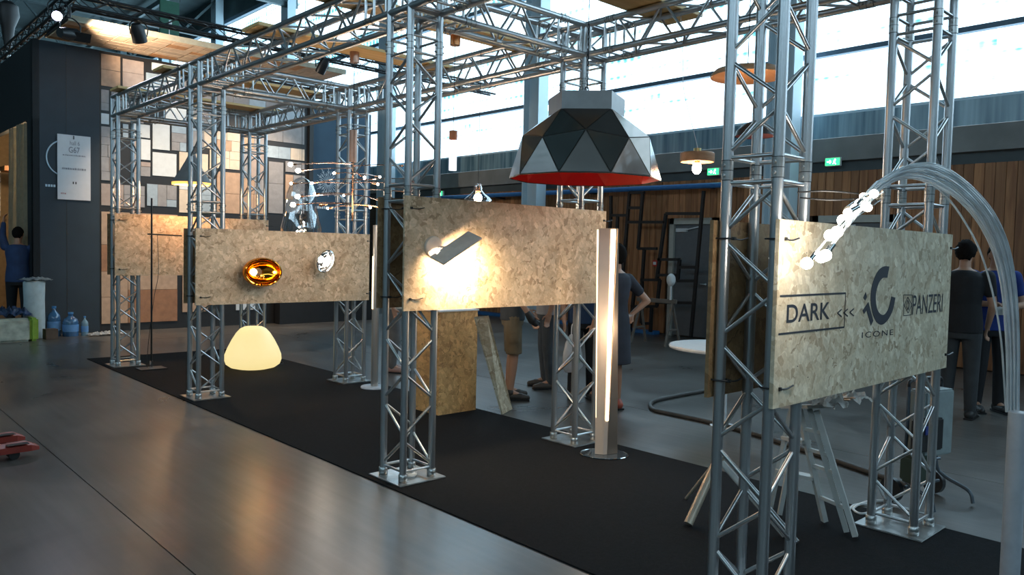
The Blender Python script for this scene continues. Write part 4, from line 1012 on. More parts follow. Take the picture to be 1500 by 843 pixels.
# side wall going back with the opening
DN = mat('stand_black', (.010, .013, .016), rough=.7)
pt('side_wall', bmbox((XS, YS, 3.62), (XS+.1, 20, HS)), DN)
pt('side_wall', bmbox((XS, YS, 0), (XS+.1, YS+.42, 3.62)), DN)
pt('side_wall', bmbox((XS, 17.4, 0), (XS+.1, 20, 3.62)), DN)
WARMW = mat('booth_inner_tan', (.42, .30, .17), rough=.7, var=.1)
pt('inner_wall', bmbox((1.2, YS+.12, 0), (1.3, 20, HS)), WARMW)
pt('inner_wall', bmbox((XS, 19.2, 0), (4.9, 19.3, HS)), WARMW)
pt('inner_shelf', bmbox((.2, 17.3, 3.02), (1.2, 17.9, 3.12)), mat('shelf_orange', (.55, .22, .06), rough=.5))
# curtain
bm = bmesh.new(); n_ = 60; top = []; bot = []
for i in range(n_+1):
    s = i/n_; y = YS+.45+s*1.35; x = XS+.02+.05*math.sin(s*40)+.02*math.sin(s*13)
    top.append(bm.verts.new((x, y, 3.60))); bot.append(bm.verts.new((x*1.0-.02, y*1.0+.04*math.sin(s*9), .9+.25*s)))
for i in range(n_): bm.faces.new((top[i], top[i+1], bot[i+1], bot[i]))
bmesh.ops.solidify(bm, geom=bm.faces[:], thickness=.004)
tag(mesh_obj('curtain', bm, mat('curtain_beige', (.42, .38, .27), rough=.85, var=.1), smooth=True), 'beige curtain hanging in the side opening of the navy booth', 'curtain')
# posters
def poster(lo, hi, y, label, lines=True):
    t = thing('poster', label, 'poster', (lo[0], y-.016, lo[1])); w_ = hi[0]-lo[0]; h_ = hi[1]-lo[1]
    mesh_obj('sheet', bmbox((0, -.012, 0), (w_, -.004, h_)), mat('poster_white', (.60, .61, .64), rough=.5, var=.03), t)
    return t, w_, h_
t, w_, h_ = poster((.275, 2.30), (.783, 3.40), YS, 'white poster reading hall 6 G67 on the navy booth front')
GR = mat('poster_grey', (.20, .20, .23), rough=.6)
def ptext(s, x0, x1, z0, z1, m=GR, bold=0): 
    o = flat_text(s, x0, x1, z0, z1, m=m, bold=bold); o.parent = t; o.location = (0, -.0135, 0); return o
ptext('hall 6', .19, .34, .93, 1.0); ptext('G67', .17, .34, .80, .90, bold=.01)
def dashes(z, h, x0, x1, n_, m=GR):
    bm = bmesh.new(); x = x0; r_ = random.Random(int(z*100))
    while x < x1: ww = r_.uniform(.008, .022); box(bm, (x, -.0145, z), (min(x+ww, x1), -.013, z+h*r_.uniform(.7, 1))); x += ww+.008
    mesh_obj('printed_line', bm, m, t)
dashes(.745, .022, .08, .43, 20); dashes(.51, .035, .07, .44, 16); dashes(.09, .03, .05, .13, 4, mat('poster_red', (.4, .2, .2), rough=.6))
for x in (.23, .27): mesh_obj('printed_mark', bmbox((x, -.0145, .27), (x+.018, -.013, .31)), BLACK, t)
bm = bmesh.new(); box(bm, (.24, -.02, 1.03), (.255, -.012, 1.09)); mesh_obj('clip', bm, BLACK, t)
t, w_, h_ = poster((-.62, 2.05), (.0, 3.0), 16.6, 'pale blue-grey poster inside the booth opening at the left edge')
dashes(.75, .07, .2, .42, 4); dashes(.6, .02, .1, .5, 9); dashes(.4, .02, .1, .5, 9)
# ring logo
bm = bmesh.new(); ctr_ = ony(94, 232, YS); R_ = .265
tube(bm, [Vector((ctr_.x+R_*math.cos(a), YS-.004, ctr_.z+R_*1.12*math.sin(a))) for a in [2*PI*i/48 for i in range(49)]], .011, 8, False)
mesh_obj('ring_logo', bm, LOGOB, st)
bm = bmesh.new()
for i in range(4): box(bm, (.10+i*.04, YS-.01, 2.50), (.128+i*.04, YS-.002, 2.54))
mesh_obj('small_lettering', bm, LOGOB, st)

# the tiled sample wall
TLC = [mat('tile_white', (.58, .64, .68), rough=.35, var=.05), mat('tile_cream', (.60, .52, .42), rough=.4, var=.08), mat('tile_grey', (.26, .26, .27), rough=.4, var=.12), mat('tile_tan', (.42, .29, .20), rough=.45, var=.12), mat('tile_blue_grey', (.30, .38, .45), rough=.25, var=.1), mat('tile_taupe', (.34, .28, .25), rough=.3, var=.1), mat('tile_mirror', (.55, .58, .60), rough=.12, metal=.8, var=.1), mat('tile_brown', (.30, .15, .08), rough=.45, var=.15)]
tw = thing('sample_wall', 'tall wall of framed material sample tiles behind the stand', 'display wall', (0, 0, 0))
mesh_obj('backing', bmbox((.93, YS+.02, 0), (4.95, YS+.14, HS)), BLACK, tw)
def pxy(u, v): p = ony(u, v, YS); return (p.x, p.z)
def cx_(x, y): return pxy(140+x/3.01, 50+y/3.01)
# blocks in crop pixels: (x0,y0,x1,y1, palette, depth of random splitting)
BL = [(18,65,115,238,[5,3,5],1), (115,75,243,110,[6,2,6],2), (243,112,365,172,[0],0), (115,110,218,245,[5,3,2],1), (218,175,365,320,[4,0],1), (18,240,65,342,[2,4],1), (18,345,65,402,[0],0), (18,405,115,652,[2,4,5,2],3), (65,245,218,392,[2,1,5],2), (115,392,150,460,[4],0), (150,392,245,460,[0],0), (195,460,247,560,[0],0), (150,460,195,660,[5,2],2), (195,560,247,632,[2,5],1), (247,390,332,515,[0],0), (332,400,405,520,[2,1,4],2), (247,520,362,632,[0],0), (365,520,500,630,[1,1],1), (222,660,362,765,[2,4,5],2), (20,660,222,765,[5,3,2],2), (18,785,365,1290,[3,3,7,5],3), (305,320,405,400,[0],0), (365,630,532,795,[0,1,4],2), (405,320,532,505,[1,4,2],3), (500,505,532,600,[1],0), (532,420,640,600,[1,1,3],3), (532,605,640,795,[3,5],1), (640,420,745,795,[2,3,5],3), (745,330,925,482,[4,2,5,4],2), (745,495,925,555,[3,1,4],2), (760,560,830,795,[2,5],1), (834,560,925,615,[3,2],1), (834,618,925,795,[3,2],2), (745,560,760,795,[1],0), (405,180,925,330,[2,1,4,5,2],3), (365,130,405,320,[2],1)]
rt = random.Random(11)
tile_cache = 0
def split(x0, z0, x1, z1, depth, pal):
    if depth > 0 and max(x1-x0, z1-z0) > .18:
        if (x1-x0)*rt.uniform(.7, 1.3) > (z1-z0): s = x0+(x1-x0)*rt.uniform(.32, .68); return split(x0, z0, s, z1, depth-1, pal)+split(s, z0, x1, z1, depth-1, pal)
        s = z0+(z1-z0)*rt.uniform(.32, .68); return split(x0, z0, x1, s, depth-1, pal)+split(x0, s, x1, z1, depth-1, pal)
    return [(x0, z0, x1, z1, rt.choice(pal))]
for (a, b, c_, d_, pal, dp) in BL:
    p0 = cx_(a, b); p1 = cx_(c_, d_); pm_ = cx_((a+c_)/2, (b+d_)/2)
    x0 = p0[0]; x1 = p1[0]; zt = max(.12, cx_((a+c_)/2, b)[1]); zb = max(.12, cx_((a+c_)/2, d_)[1])
    zt = min(zt, HS-.03); x0 = max(x0, .94); x1 = min(x1, 4.9)
    if x1 <= x0+.03 or zt <= zb+.03: continue
    for (q0, r0, q1, r1_, k_) in split(x0+.018, zb+.018, x1-.018, zt-.018, dp, pal):
        if q1-q0 < .03 or r1_-r0 < .03: continue
        dpt = .012+rt.random()*.012
        mesh_obj('tile', bmbox((q0+.003, YS+.02-dpt, r0+.003), (q1-.003, YS+.021, r1_-.003)), TLC[k_], tw)
for k in range(5):
    x0 = 2.36+k*.52; mesh_obj('lower_tile', bmbox((x0, YS+.0, .55 if k % 2 else .3), (x0+.48, YS+.021, 1.1)), TLC[[3, 7, 0, 3, 5][k]], tw)
bm = bmesh.new(); box(bm, (4.93, YS-.05, 0), (5.02, YS+.1, HS)); mesh_obj('edge_post', bm, BLACK, tw)
# snowflake wall
bw = thing('blue_booth_wall', 'dark blue booth wall with pale starburst emblem', 'booth wall', (0, 0, 0))
mesh_obj('wall_panel', bmbox((5.02, YS, 0), (6.45, YS+.12, 4.55)), BLUEW, bw)
mesh_obj('base_unit', bmbox((4.2, YS-.25, 0), (6.4, YS-.02, .62)), BLACK, bw)
ctr_ = ony(481, 268, YS-.01)
bm = bmesh.new()
for i in range(24):
    a = 2*PI*i/24; r_ = (.33, .26, .30, .22)[i % 4]; d = Vector((math.cos(a), 0, math.sin(a)))
    bar(bm, ctr_+d*.05, ctr_+d*r_, .010, .004, up=(0,1,0))
    for q in (-1, 1):
        e_ = Vector((math.cos(a+q*.5), 0, math.sin(a+q*.5))); bar(bm, ctr_+d*r_*.65, ctr_+d*r_*.65+e_*.06, .007, .004, up=(0,1,0))
mesh_obj('starburst_emblem', bm, LOGOB, bw)
bm = bmesh.new()
for i in range(12): box(bm, (ctr_.x-.3+i*.05, YS-.006, ctr_.z-.56), (ctr_.x-.3+i*.05+.032, YS, ctr_.z-.51))
mesh_obj('small_lettering', bm, LOGOB, bw)
# canopy with patterned wood underside
cv = thing('wood_canopy', 'projecting canopy with patterned wooden underside above the tiled wall', 'canopy', (0, 0, 0))
mesh_obj('fascia', bmbox((.12, 11.86, 4.97), (4.95, 11.90, 5.06)), mat('fascia_cream', (.62, .58, .45), rough=.6), cv)
mesh_obj('deck', bmbox((.12, 11.90, 4.99), (4.95, YS+.1, 5.03)), BLACK, cv)
CW = [wood('canopy_pale', (.66, .46, .30), (.78, .58, .40), axis='Y', knots=False, obj_var=.1), wood('canopy_orange', (.55, .24, .08), (.66, .32, .12), axis='Y', knots=False, obj_var=.1)]
for (q0, r0, q1, r1_, k_) in [s for i in range(6) for s in split(.13+i*.80, 11.91, .13+(i+1)*.80, YS, 4, [0, 0, 0, 1])]:
    mesh_obj('veneer_panel', bmbox((q0+.008, r0+.008, 4.97), (q1-.008, r1_-.008, 4.991)), CW[k_], cv)
# warm light on the sample wall from the booth's fittings and an added spot
# black lighting truss over the booth
def black_truss(a, b, label, s=.17):
    t = thing('lighting_truss', label, 'truss', a, 0, 'black lighting truss over the booth'); a = Vector(a); b = Vector(b); d = (b-a); L = d.length; d.normalize()
    up = Vector((0,0,1)); sd = d.cross(up).normalized()
    cr_ = [sd*s/2, -sd*s/2, sd*s/2+up*s, -sd*s/2+up*s]
    for q in cr_: bm = bmesh.new(); cyl(bm, q, q+d*L, .022, n=10); mesh_obj('main_tube', bm, BLACKM, t, smooth=True)
    n_ = int(L/.26)
    for (i, j) in ((0, 1), (2, 3), (0, 2), (1, 3)):
        for k in range(n_):
            p, q = (cr_[i], cr_[j]) if k % 2 else (cr_[j], cr_[i]); bm = bmesh.new(); cyl(bm, p+d*L*k/n_, q+d*L*(k+1)/n_, .008, n=6); mesh_obj('brace', bm, BLACKM, t)
black_truss((.06, 11.45, 5.08), (8.4, 11.45, 5.05), 'black lighting truss running above the wooden canopy')
black_truss((.06, 11.56, 5.08), (.06, 19.5, 5.08), 'black lighting truss running back over the dark booth side')
def par(name, label, loc, target, e, col, lens=emat('par_lens', (.72, .68, 1), 16), r=.11):
    loc = Vector(loc); d = (Vector(target)-loc).normalized(); t = thing(name, label, 'spotlight', loc)
    bm = bmesh.new(); M = zto(d); lathe(bm, [(0, -.18), (.07, -.18), (r, -.08), (r, .1), (r*.9, .1), (r*.85, .05), (0, .04)], 20, mtx=M); mesh_obj('body', bm, BLACKM, t, smooth=True)
    bm = bmesh.new(); lathe(bm, [(0, .055), (r*.84, .055), (0, .06)], 20, mtx=M); mesh_obj('lens', bm, lens, t)
    bm = bmesh.new(); tube(bm, [(-.12, 0, 0), (-.13, 0, .15), (0, 0, .24), (.13, 0, .15), (.12, 0, 0)], .01, 6); mesh_obj('yoke', bm, BLACKM, t)
    hg = 5.10-(loc.z+.24)
    if hg > .01: bm = bmesh.new(); cyl(bm, (0, 0, .23), (0, 0, .24+hg), .014, n=10); mesh_obj('hanger', bm, BLACKM, t)
    if e: spot_light('beam', d*.14, d*3, col, e, 78, .8, .05, t)
DARKL = mat('dark_lens', (.03, .03, .04), rough=.1)
def py(u, v, y): return ony(u, v, y)
par('stage_spotlight', 'spotlight with bright violet-white lens on the black lighting truss', py(85, 22, 11.75), (-1.5, 8.0, 3.2), 40, (.85, .85, 1), r=.08)
par('stage_spotlight', 'black spotlight with barn door above the corner of the navy booth', py(103, 50, 11.50), (2.2, 12.6, 5.0), 420, (1, .8, .6), DARKL, .09)
par('moving_head_light', 'round black moving head hanging in front of the wooden canopy', py(203, 52, 11.45), (2.6, 13.3, 1.0), 330, (1, .74, .5), DARKL, .11)
par('stage_spotlight', 'added black spotlight washing the right part of the tiled wall', (4.2, 11.45, 4.9), (3.6, 13.3, 2.0), 330, (1, .72, .48), DARKL, .09)  # extra fitting, added to throw warm light on the tiles
bm = bmesh.new(); box(bm, (-.11, -.008, -.07), (.11, .008, .07), mtx=Matrix.Rotation(.6, 4, 'X')); tag(mesh_obj('barn_door', bm, BLACKM, loc=py(121, 55, 11.45)), 'flat black barn door plate beside the corner spotlight', 'flag')
t = thing('booth_fill_lamp', 'added warm fill lamp hanging inside the navy booth opening', 'lamp', (.45, 15.9, 3.3)); bm = bmesh.new(); sphere(bm, (0, 0, 0), .07); mesh_obj('bulb', bm, BULB, t, smooth=True); cord(t, .07, HS-3.3)  # added lamp, brightens the curtain and inner walls of the booth
point_light('bulb_light', (0, 0, -.12), (1, .72, .42), 55, .08, t)
# chain hoist
t = thing('chain_hoist', 'black chain hoist and chain bag hanging at the top left corner', 'hoist', (.43, 18.17, 0))
bm = bmesh.new(); lathe(bm, [(0, 5.62), (.06, 5.65), (.1, 5.9), (.13, 6.15), (.22, 6.4), (.2, 6.6), (.07, 6.7), (0, 6.7)], 16); mesh_obj('hoist_body', bm, BLACK, t, smooth=True)
bm = bmesh.new(); cyl(bm, (0,0,6.6), (0,0,10), .02, n=6); cyl(bm, (0,0,5.5), (0,0,5.7), .05, n=8); mesh_obj('chain', bm, STEELP, t)
# green hanging sign
t = tag(mesh_obj('green_sign', bmbox((-.22, -.03, -.45), (.22, .03, .45)), mat('sign_green', (.01, .09, .05), rough=.5), loc=at(248, 30, 18.5)), 'dark green hanging sign with white pictogram under the roof', 'sign')
bm = bmesh.new(); box(bm, (-.02, -.035, -.2), (.05, -.03, .0)); sphere(bm, (.02, -.034, .06), .04, (1, .1, 1)); box(bm, (-.02, -.035, -.38), (.0, -.03, -.2)); mesh_obj('pictogram', bm, WHITE, t)
bm = bmesh.new()
for x in (-.25, .25): cyl(bm, (x, 0, .48), (x, 0, 2.5), .006, n=6)
mesh_obj('wire', bm, BLACK, t)

# ------------------------------------------------------------------ clutter by the booth corner
t = tag(mesh_obj('protective_roll', (lambda b_: (lathe(b_, [(0, 0), (.15, 0), (.155, .3), (.15, .62), (.158, .9), (.14, .93), (0, .93)], 24), b_)[1])(bmesh.new()), mat('foam_white', (.42, .50, .52), rough=.7, var=.1), loc=(-.14, 12.95, 0), smooth=True), 'tall white protective roll standing at the booth corner', 'roll')
crumple('plastic_film', 'crumpled plastic film lying on the tall white roll', 'plastic film', (-.12, 12.95, .935), .42, .36, .06, mat('film', (.42, .46, .48), rough=.3, var=.2), 5, 12)
BW = mat('bottle_blue', (.03, .10, .22), rough=.15, coat=.5)
def bottle(loc, r, h, label, m=BW, capm=None):
    t = thing('water_bottle', label, 'bottle', loc, 0, 'water bottles by the booth corner')
    bm = bmesh.new(); lathe(bm, [(0, 0), (r, 0), (r*1.02, .03), (r*.96, h*.3), (r, h*.6), (r*.85, h*.72), (r*.3, h*.85), (r*.28, h*.95), (0, h*.95)], 20); mesh_obj('body', bm, m, t, smooth=True)
    bm = bmesh.new(); cyl(bm, (0,0,h*.93), (0,0,h), r*.35, n=12); mesh_obj('cap', bm, capm or mat('cap_blue', (.05, .2, .45), rough=.4), t, smooth=True)
    bm = bmesh.new(); lathe(bm, [(r*1.03, h*.2), (r*1.04, h*.5)], 20); mesh_obj('bottle_label', bm, mat('label_blue', (.1, .25, .5), rough=.5), t, smooth=True)
bottle((.16, 13.02, 0), .10, .50, 'large blue water bottle with raised neck beside the white roll')
bottle((.38, 12.90, 0), .12, .40, 'wide blue water jug with pale label, middle of the bottles')
bottle((.58, 12.85, 0), .055, .33, 'small clear blue bottle, rightmost of the bottles', mat('bottle_pale', (.15, .25, .32), rough=.15))
bx = tag(mesh_obj('cardboard_box', bmbox((-.09, -.08, 0), (.09, .08, .16), bev=.004), mat('cardboard', (.10, .065, .045), rough=.8), loc=(.02, 12.62, 0), rot=(0, 0, .1)), 'small brown cardboard box in front of the white roll', 'box')
for k in (-.045, .045): mesh_obj('flap', bmbox((-.088, k-.04, .16), (.088, k+.04, .164)), mat('cardboard', (.1, .06, .04)), bx)
t = thing('insulation_pack', 'white package with lime green end at the left edge', 'package', (-.50, 12.55, 0), .05)
mesh_obj('pack_body', bmbox((-.35, -.15, 0), (.20, .15, .36), bev=.03), mat('pack_white', (.36, .40, .34), rough=.5, var=.35, scale=8), t); mesh_obj('green_end', bmbox((.19, -.152, .0), (.31, .152, .37), bev=.03), mat('lime', (.22, .36, .04), rough=.5), t)
crumple('blue_bags', 'pile of blue and white plastic bags on the package', 'bag', (-.52, 12.75, .36), .55, .35, .18, mat('bag_blue', (.03, .07, .16), rough=.35, var=.6, scale=6), 9, 14)
crumple('crumpled_paper', 'crumpled white paper on the floor right of the bottles', 'paper', (.88, 12.72, .004), .55, .22, .07, PAPER, 4, 16)
# red pallet-truck fork at the left edge
t = thing('pallet_truck', 'red pallet truck fork tip reaching in at the left edge', 'pallet truck', (-1.72, 5.33, 0), 0)
t.rotation_euler = (0, 0, PI+.05)
REDM = mat('red_enamel', (.24, .03, .02), rough=.35)
for sy in (0, .38):
    bm = bmesh.new(); pts = [(0, -.05), (.06, -.085), (1.15, -.085), (1.15, .085), (.06, .085), (0, .05)]
    lo_ = [bm.verts.new((x, y+sy, .055 if x > .05 else .05)) for x, y in pts]; hi_ = [bm.verts.new((x, y+sy, .10 if x > .05 else .075)) for x, y in pts]
    bm.faces.new(hi_); bm.faces.new(lo_[::-1])
    for i in range(6): bm.faces.new((lo_[i], lo_[(i+1) % 6], hi_[(i+1) % 6], hi_[i]))
    fk = mesh_obj('fork', bm, REDM, t); mesh_obj('fork_slot', bmbox((.06, sy-.035, .0995), (.2, sy+.035, .1015)), BLACK, fk)
    bm = bmesh.new(); cyl(bm, (.16, sy-.05, .035), (.16, sy+.05, .035), .035, n=16); mesh_obj('roller', bm, BLACK, fk, smooth=True)
mesh_obj('body', bmbox((1.12, -.1, .05), (1.3, .48, .35), bev=.02), REDM, t)
bm = bmesh.new(); cyl(bm, (1.3, .19, .3), (1.5, .19, 1.15), .02); cyl(bm, (1.5, .05, 1.15), (1.5, .33, 1.15), .015); mesh_obj('handle', bm, BLACK, t, smooth=True)
for y_ in (.08, .30): bm = bmesh.new(); cyl(bm, (1.36, y_-.03, .09), (1.36, y_+.03, .09), .09, n=20); mesh_obj('wheel', bm, BLACK, t, smooth=True)
# ------------------------------------------------------------------ people
SKIN = mat('skin_tan', (.42, .23, .15), rough=.55, var=.06); HAIRM = mat('hair_dark', (.010, .008, .007), rough=.95, spec=.1, var=.3, scale=60)
def capsule(bm, a, b, ra, rb, n=14):
    a = Vector(a); b = Vector(b); cyl(bm, a, b, ra, rb, n=n); sphere(bm, a, ra, u=n, v=8); sphere(bm, b, rb, u=n, v=8)
def loft(bm, secs, n=24):
    """secs: (centre, half width x, half depth y), horizontal ellipses from low to high"""
    rings = []
    for c, wx, wy in secs:
        rings.append([bm.verts.new((c[0]+wx*math.cos(2*PI*i/n), c[1]+wy*math.sin(2*PI*i/n), c[2])) for i in range(n)])
    for a, b in zip(rings, rings[1:]):
        for i in range(n): bm.faces.new((a[i], a[(i+1) % n], b[(i+1) % n], b[i]))
    bm.faces.new(rings[0][::-1]); bm.faces.new(rings[-1])
def fuse(name, bm, m, parent, vox=.009, smooth=4):
    me = bpy.data.meshes.new(name); bmesh.ops.recalc_face_normals(bm, faces=bm.faces); bm.to_mesh(me); bm.free()
    o = bpy.data.objects.new(name, me); C.objects.link(o)
    r = o.modifiers.new('r', 'REMESH'); r.mode = 'VOXEL'; r.voxel_size = vox
    s = o.modifiers.new('s', 'SMOOTH'); s.iterations = smooth; s.factor = .5
    bpy.context.view_layer.update(); dg = bpy.context.evaluated_depsgraph_get()
    m2 = bpy.data.meshes.new_from_object(o.evaluated_get(dg)); bpy.data.objects.remove(o); bpy.data.meshes.remove(me)
    for p in m2.polygons: p.use_smooth = True
    m2.materials.append(m); o = bpy.data.objects.new(name, m2); C.objects.link(o); o.parent = parent; return o
def hand(bm, wr, d, side, out, curl=.35):
    """palm and five fingers from the wrist along d; out = thumb side direction"""
    d = Vector(d).normalized(); out = Vector(out); out = (out-d*out.dot(d)).normalized(); nrm = d.cross(out)*side
    wr = Vector(wr); pc = wr+d*.045
    for s in (-.024, -.008, .008, .024): capsule(bm, wr+d*.01+out*s*.8, wr+d*.085+out*s, .015, .0125, 8)
    for s, L in ((.027, .068), (.009, .077), (-.009, .072), (-.027, .056)):
        p0 = wr+d*.09+out*s; d1 = (d+nrm*curl).normalized(); p1 = p0+d1*L*.45; d2 = (d+nrm*curl*2.4).normalized(); p2 = p1+d2*L*.33; d3 = (d+nrm*curl*4).normalized(); p3 = p2+d3*L*.26
        capsule(bm, p0, p1, .0095, .009, 8); capsule(bm, p1, p2, .009, .0085, 8); capsule(bm, p2, p3, .0085, .0075, 8)
    t0 = wr+d*.025+out*.026; t1 = t0+(d*.6+out*.75+nrm*.2).normalized()*.04; t2 = t1+(d*.9+out*.3+nrm*.3).normalized()*.034
    capsule(bm, t0, t1, .0125, .011, 8); capsule(bm, t1, t2, .011, .009, 8)
def person(label, loc, rz, H=1.76, sh=.19, legs=None, arms=None, lean=0, head_tilt=0, head_turn=0, top=('tshirt', (.02,.02,.02)), bottom=('trousers', (.03,.03,.035)), shoe=(.02,.02,.02), hair='short', skin=SKIN, group=None, hairm=None, female=False, gloves=None):
    k = H/1.76
    t = thing('person', label, 'person', loc, rz, group); t.scale = (k, k, k)
    hw = .165 if not female else .172
    L = legs or {}
    def leg(s):
        sx = -1 if s == 'R' else 1
        return [Vector(v) for v in L.get(s, ((sx*.09, 0, .90), (sx*.10, -.015, .50), (sx*.11, .02, .09), (sx*.125, -.13, .035)))]
    def arm(s):
        sx = -1 if s == 'R' else 1
        return [Vector(v) for v in (arms or {}).get(s, ((sx*sh, 0, 1.42), (sx*(sh+.05), .02, 1.13), (sx*(sh+.05), -.05, .88)))]
    def lz(z): return lean*(z-.95)
    def torso(bm, g=0, z0=.84, z1=1.5):
        prof = [(.84, .150, .10), (.93, hw, .115), (1.02, hw-.012, .112), (1.12, .140 if not female else .125, .10), (1.24, .155, .108), (1.34, .172, .115), (1.42, .165, .105), (1.465, .125, .085), (1.50, .062, .06)]
        loft(bm, [((0, -lz(z), z), a+g, b+g) for z, a, b in prof if z0 <= z <= z1])
    # body: one continuous surface
    bm = bmesh.new(); torso(bm)
    nb = Vector((0, -lz(1.5), 1.47)); hc = Vector((0, -lz(1.66)-.02-head_tilt*.06, 1.655-abs(head_tilt)*.03))
    capsule(bm, nb, hc+Vector((0, .015, -.07)), .056, .052)
    HR = Matrix.Translation(hc) @ Matrix.Rotation(head_turn, 4, 'Z') @ Matrix.Rotation(head_tilt, 4, 'X')
    def hs(p, r, sc, u=20, v=14):
        M = HR @ Matrix.Translation(p) @ Matrix.Diagonal((r*sc[0], r*sc[1], r*sc[2], 1)); bmesh.ops.create_uvsphere(bm, u_segments=u, v_segments=v, radius=1, matrix=M)
    hs((0, .008, .02), .1, (.76, .95, .98)); hs((0, -.028, -.045), .1, (.56, .60, .66)); hs((0, -.055, -.085), .03, (1.0, .8, .7))
    hs((0, -.095, -.012), .02, (.62, 1.0, 1.3)); hs((0, -.083, .022), .02, (2.2, .5, .5)); hs((.077, .012, -.008), .02, (.4, .9, 1.6)); hs((-.077, .012, -.008), .02, (.4, .9, 1.6)); hs((0, -.083, -.052), .014, (1.7, .7, .45)); hs((0, -.082, -.063), .014, (1.4, .7, .45))
    for s in 'LR':
        a = arm(s); off = Vector((0, -lz(1.42), 0)) if s not in (arms or {}) else Vector(); a = [p+off for p in a]
        capsule(bm, a[0], a[1], .050, .039); capsule(bm, a[1], a[2], .039, .026)
        d = (a[2]-a[1]); sx = -1 if s == 'R' else 1
        outv = Vector((0, -1, 0)) if abs(d.normalized().y) < .8 else Vector((-sx, 0, 0))
        hd = Vector(arms[s][3]) if arms and s in arms and len(arms[s]) > 3 else d
        hand(bm, a[2], hd, -sx, outv)
        g = leg(s); capsule(bm, g[0], g[1], .078, .055); capsule(bm, g[1], g[1].lerp(g[2], .35), .053, .053); capsule(bm, g[1].lerp(g[2], .35), g[2], .053, .035); capsule(bm, g[2], g[3], .034, .026)
    fuse('body', bm, skin, t, .0085)
    # eyes and brows
    for sx in (-1, 1):
        bm = bmesh.new(); M = HR @ Matrix.Translation((sx*.031, -.083, .008)); bmesh.ops.create_uvsphere(bm, u_segments=10, v_segments=8, radius=.011, matrix=M); mesh_obj('eye', bm, mat('eye_white', (.5, .48, .45), rough=.2), t, smooth=True)
        bm = bmesh.new(); M = HR @ Matrix.Translation((sx*.031, -.091, .007)); bmesh.ops.create_uvsphere(bm, u_segments=8, v_segments=6, radius=.0055, matrix=M); mesh_obj('pupil', bm, BLACK, t, smooth=True)
        bm = bmesh.new(); box(bm, (sx*.031-.016, -.094, .025), (sx*.031+.016, -.083, .031), mtx=HR); mesh_obj('eyebrow', bm, hairm or HAIRM, t)
    # hair
    bm = bmesh.new(); bmesh.ops.create_uvsphere(bm, u_segments=24, v_segments=16, radius=1, matrix=Matrix.Diagonal((.084, .105, .105, 1)))
    cut = [v for v in bm.verts if (v.co.y < -.025 and v.co.z < .05) or (v.co.y < .02 and v.co.z < -.01) or v.co.z < (-.088 if hair != 'bob' else -.1)]
    bmesh.ops.delete(bm, geom=cut, context='VERTS')
    rr = random.Random(5)
    bulk = {'short': .002, 'curly': .018, 'bob': .018, 'thin': -.004}[hair]
    for v in bm.verts: v.co *= 1+bulk*8+rr.uniform(-.035, .035)*(2 if hair == 'curly' else 1.3)
    bmesh.ops.transform(bm, matrix=HR @ Matrix.Translation((0, .014, .018)), verts=bm.verts); bmesh.ops.solidify(bm, geom=bm.faces[:], thickness=.012)
    mesh_obj('hair', bm, hairm or HAIRM, t, smooth=True)
    # upper garment
    tk, tc = top; tm = mat('cloth_%02d%02d%02d' % tuple(int(x*99) for x in tc), tc, rough=.85, var=.18, scale=9, bump=.25, bscale=18)
    bm = bmesh.new()
    if tk == 'dress':
        prof = [(.50, .20, .165), (.62, .195, .16), (.80, .19, .145), (.95, .185, .135), (1.06, .150, .12), (1.14, .142, .115), (1.25, .168, .125), (1.36, .182, .128), (1.43, .172, .112), (1.475, .11, .08)]
        loft(bm, [((0, -lz(z), z), a, b) for z, a, b in prof])
    else:
        lo_ = .86; prof = [(lo_, hw+.022, .135), (.95, hw+.02, .135), (1.05, hw+.01, .13), (1.15, .162, .122), (1.25, .172, .126), (1.34, .186, .13), (1.42, .178, .118), (1.465, .13, .095), (1.485, .08, .075)]
        loft(bm, [((0, -lz(z), z), a, b) for z, a, b in prof])
    for s in 'LR':
        a = arm(s); off = Vector((0, -lz(1.42), 0)) if s not in (arms or {}) else Vector(); a = [p+off for p in a]
        if tk == 'long': capsule(bm, a[0], a[1], .066, .052); capsule(bm, a[1], a[1].lerp(a[2], .92), .052, .037)
        else: capsule(bm, a[0], a[0].lerp(a[1], .55), .068, .058)
    fuse({'dress': 'dress', 'long': 'long_sleeve_shirt'}.get(tk, 'shirt'), bm, tm, t, .0095, 3)
    # lower garment
    if bottom:
        bk, bc = bottom; bmm = mat('cloth_%02d%02d%02d' % tuple(int(x*99) for x in bc), bc, rough=.85, var=.2, scale=8, bump=.3, bscale=14)
        bm = bmesh.new(); loft(bm, [((0, -lz(.84), .80), hw-.01, .115), ((0, 0, .88), hw+.012, .128), ((0, 0, .97), hw+.008, .124), ((0, 0, 1.02), hw-.002, .12)])
        for s in 'LR':
            g = leg(s)
            if bk == 'shorts': capsule(bm, g[0], g[0].lerp(g[1], .5), .098, .092); cyl(bm, g[0].lerp(g[1], .4), g[1]+Vector((0, 0, .0)), .093, .088, n=20); sphere(bm, g[0].lerp(g[1], .6)+Vector((0.075 if s == 'L' else -.075, 0, 0)), .05, (.5, 1.1, 1.4))
            else: capsule(bm, g[0], g[1], .096, .072); capsule(bm, g[1], g[2]+Vector((0, 0, .0)), .072, .055)
        fuse(bk, bm, bmm, t, .0095, 3)
    sm = mat('shoe_%02d%02d%02d' % tuple(int(x*99) for x in shoe), shoe, rough=.5)
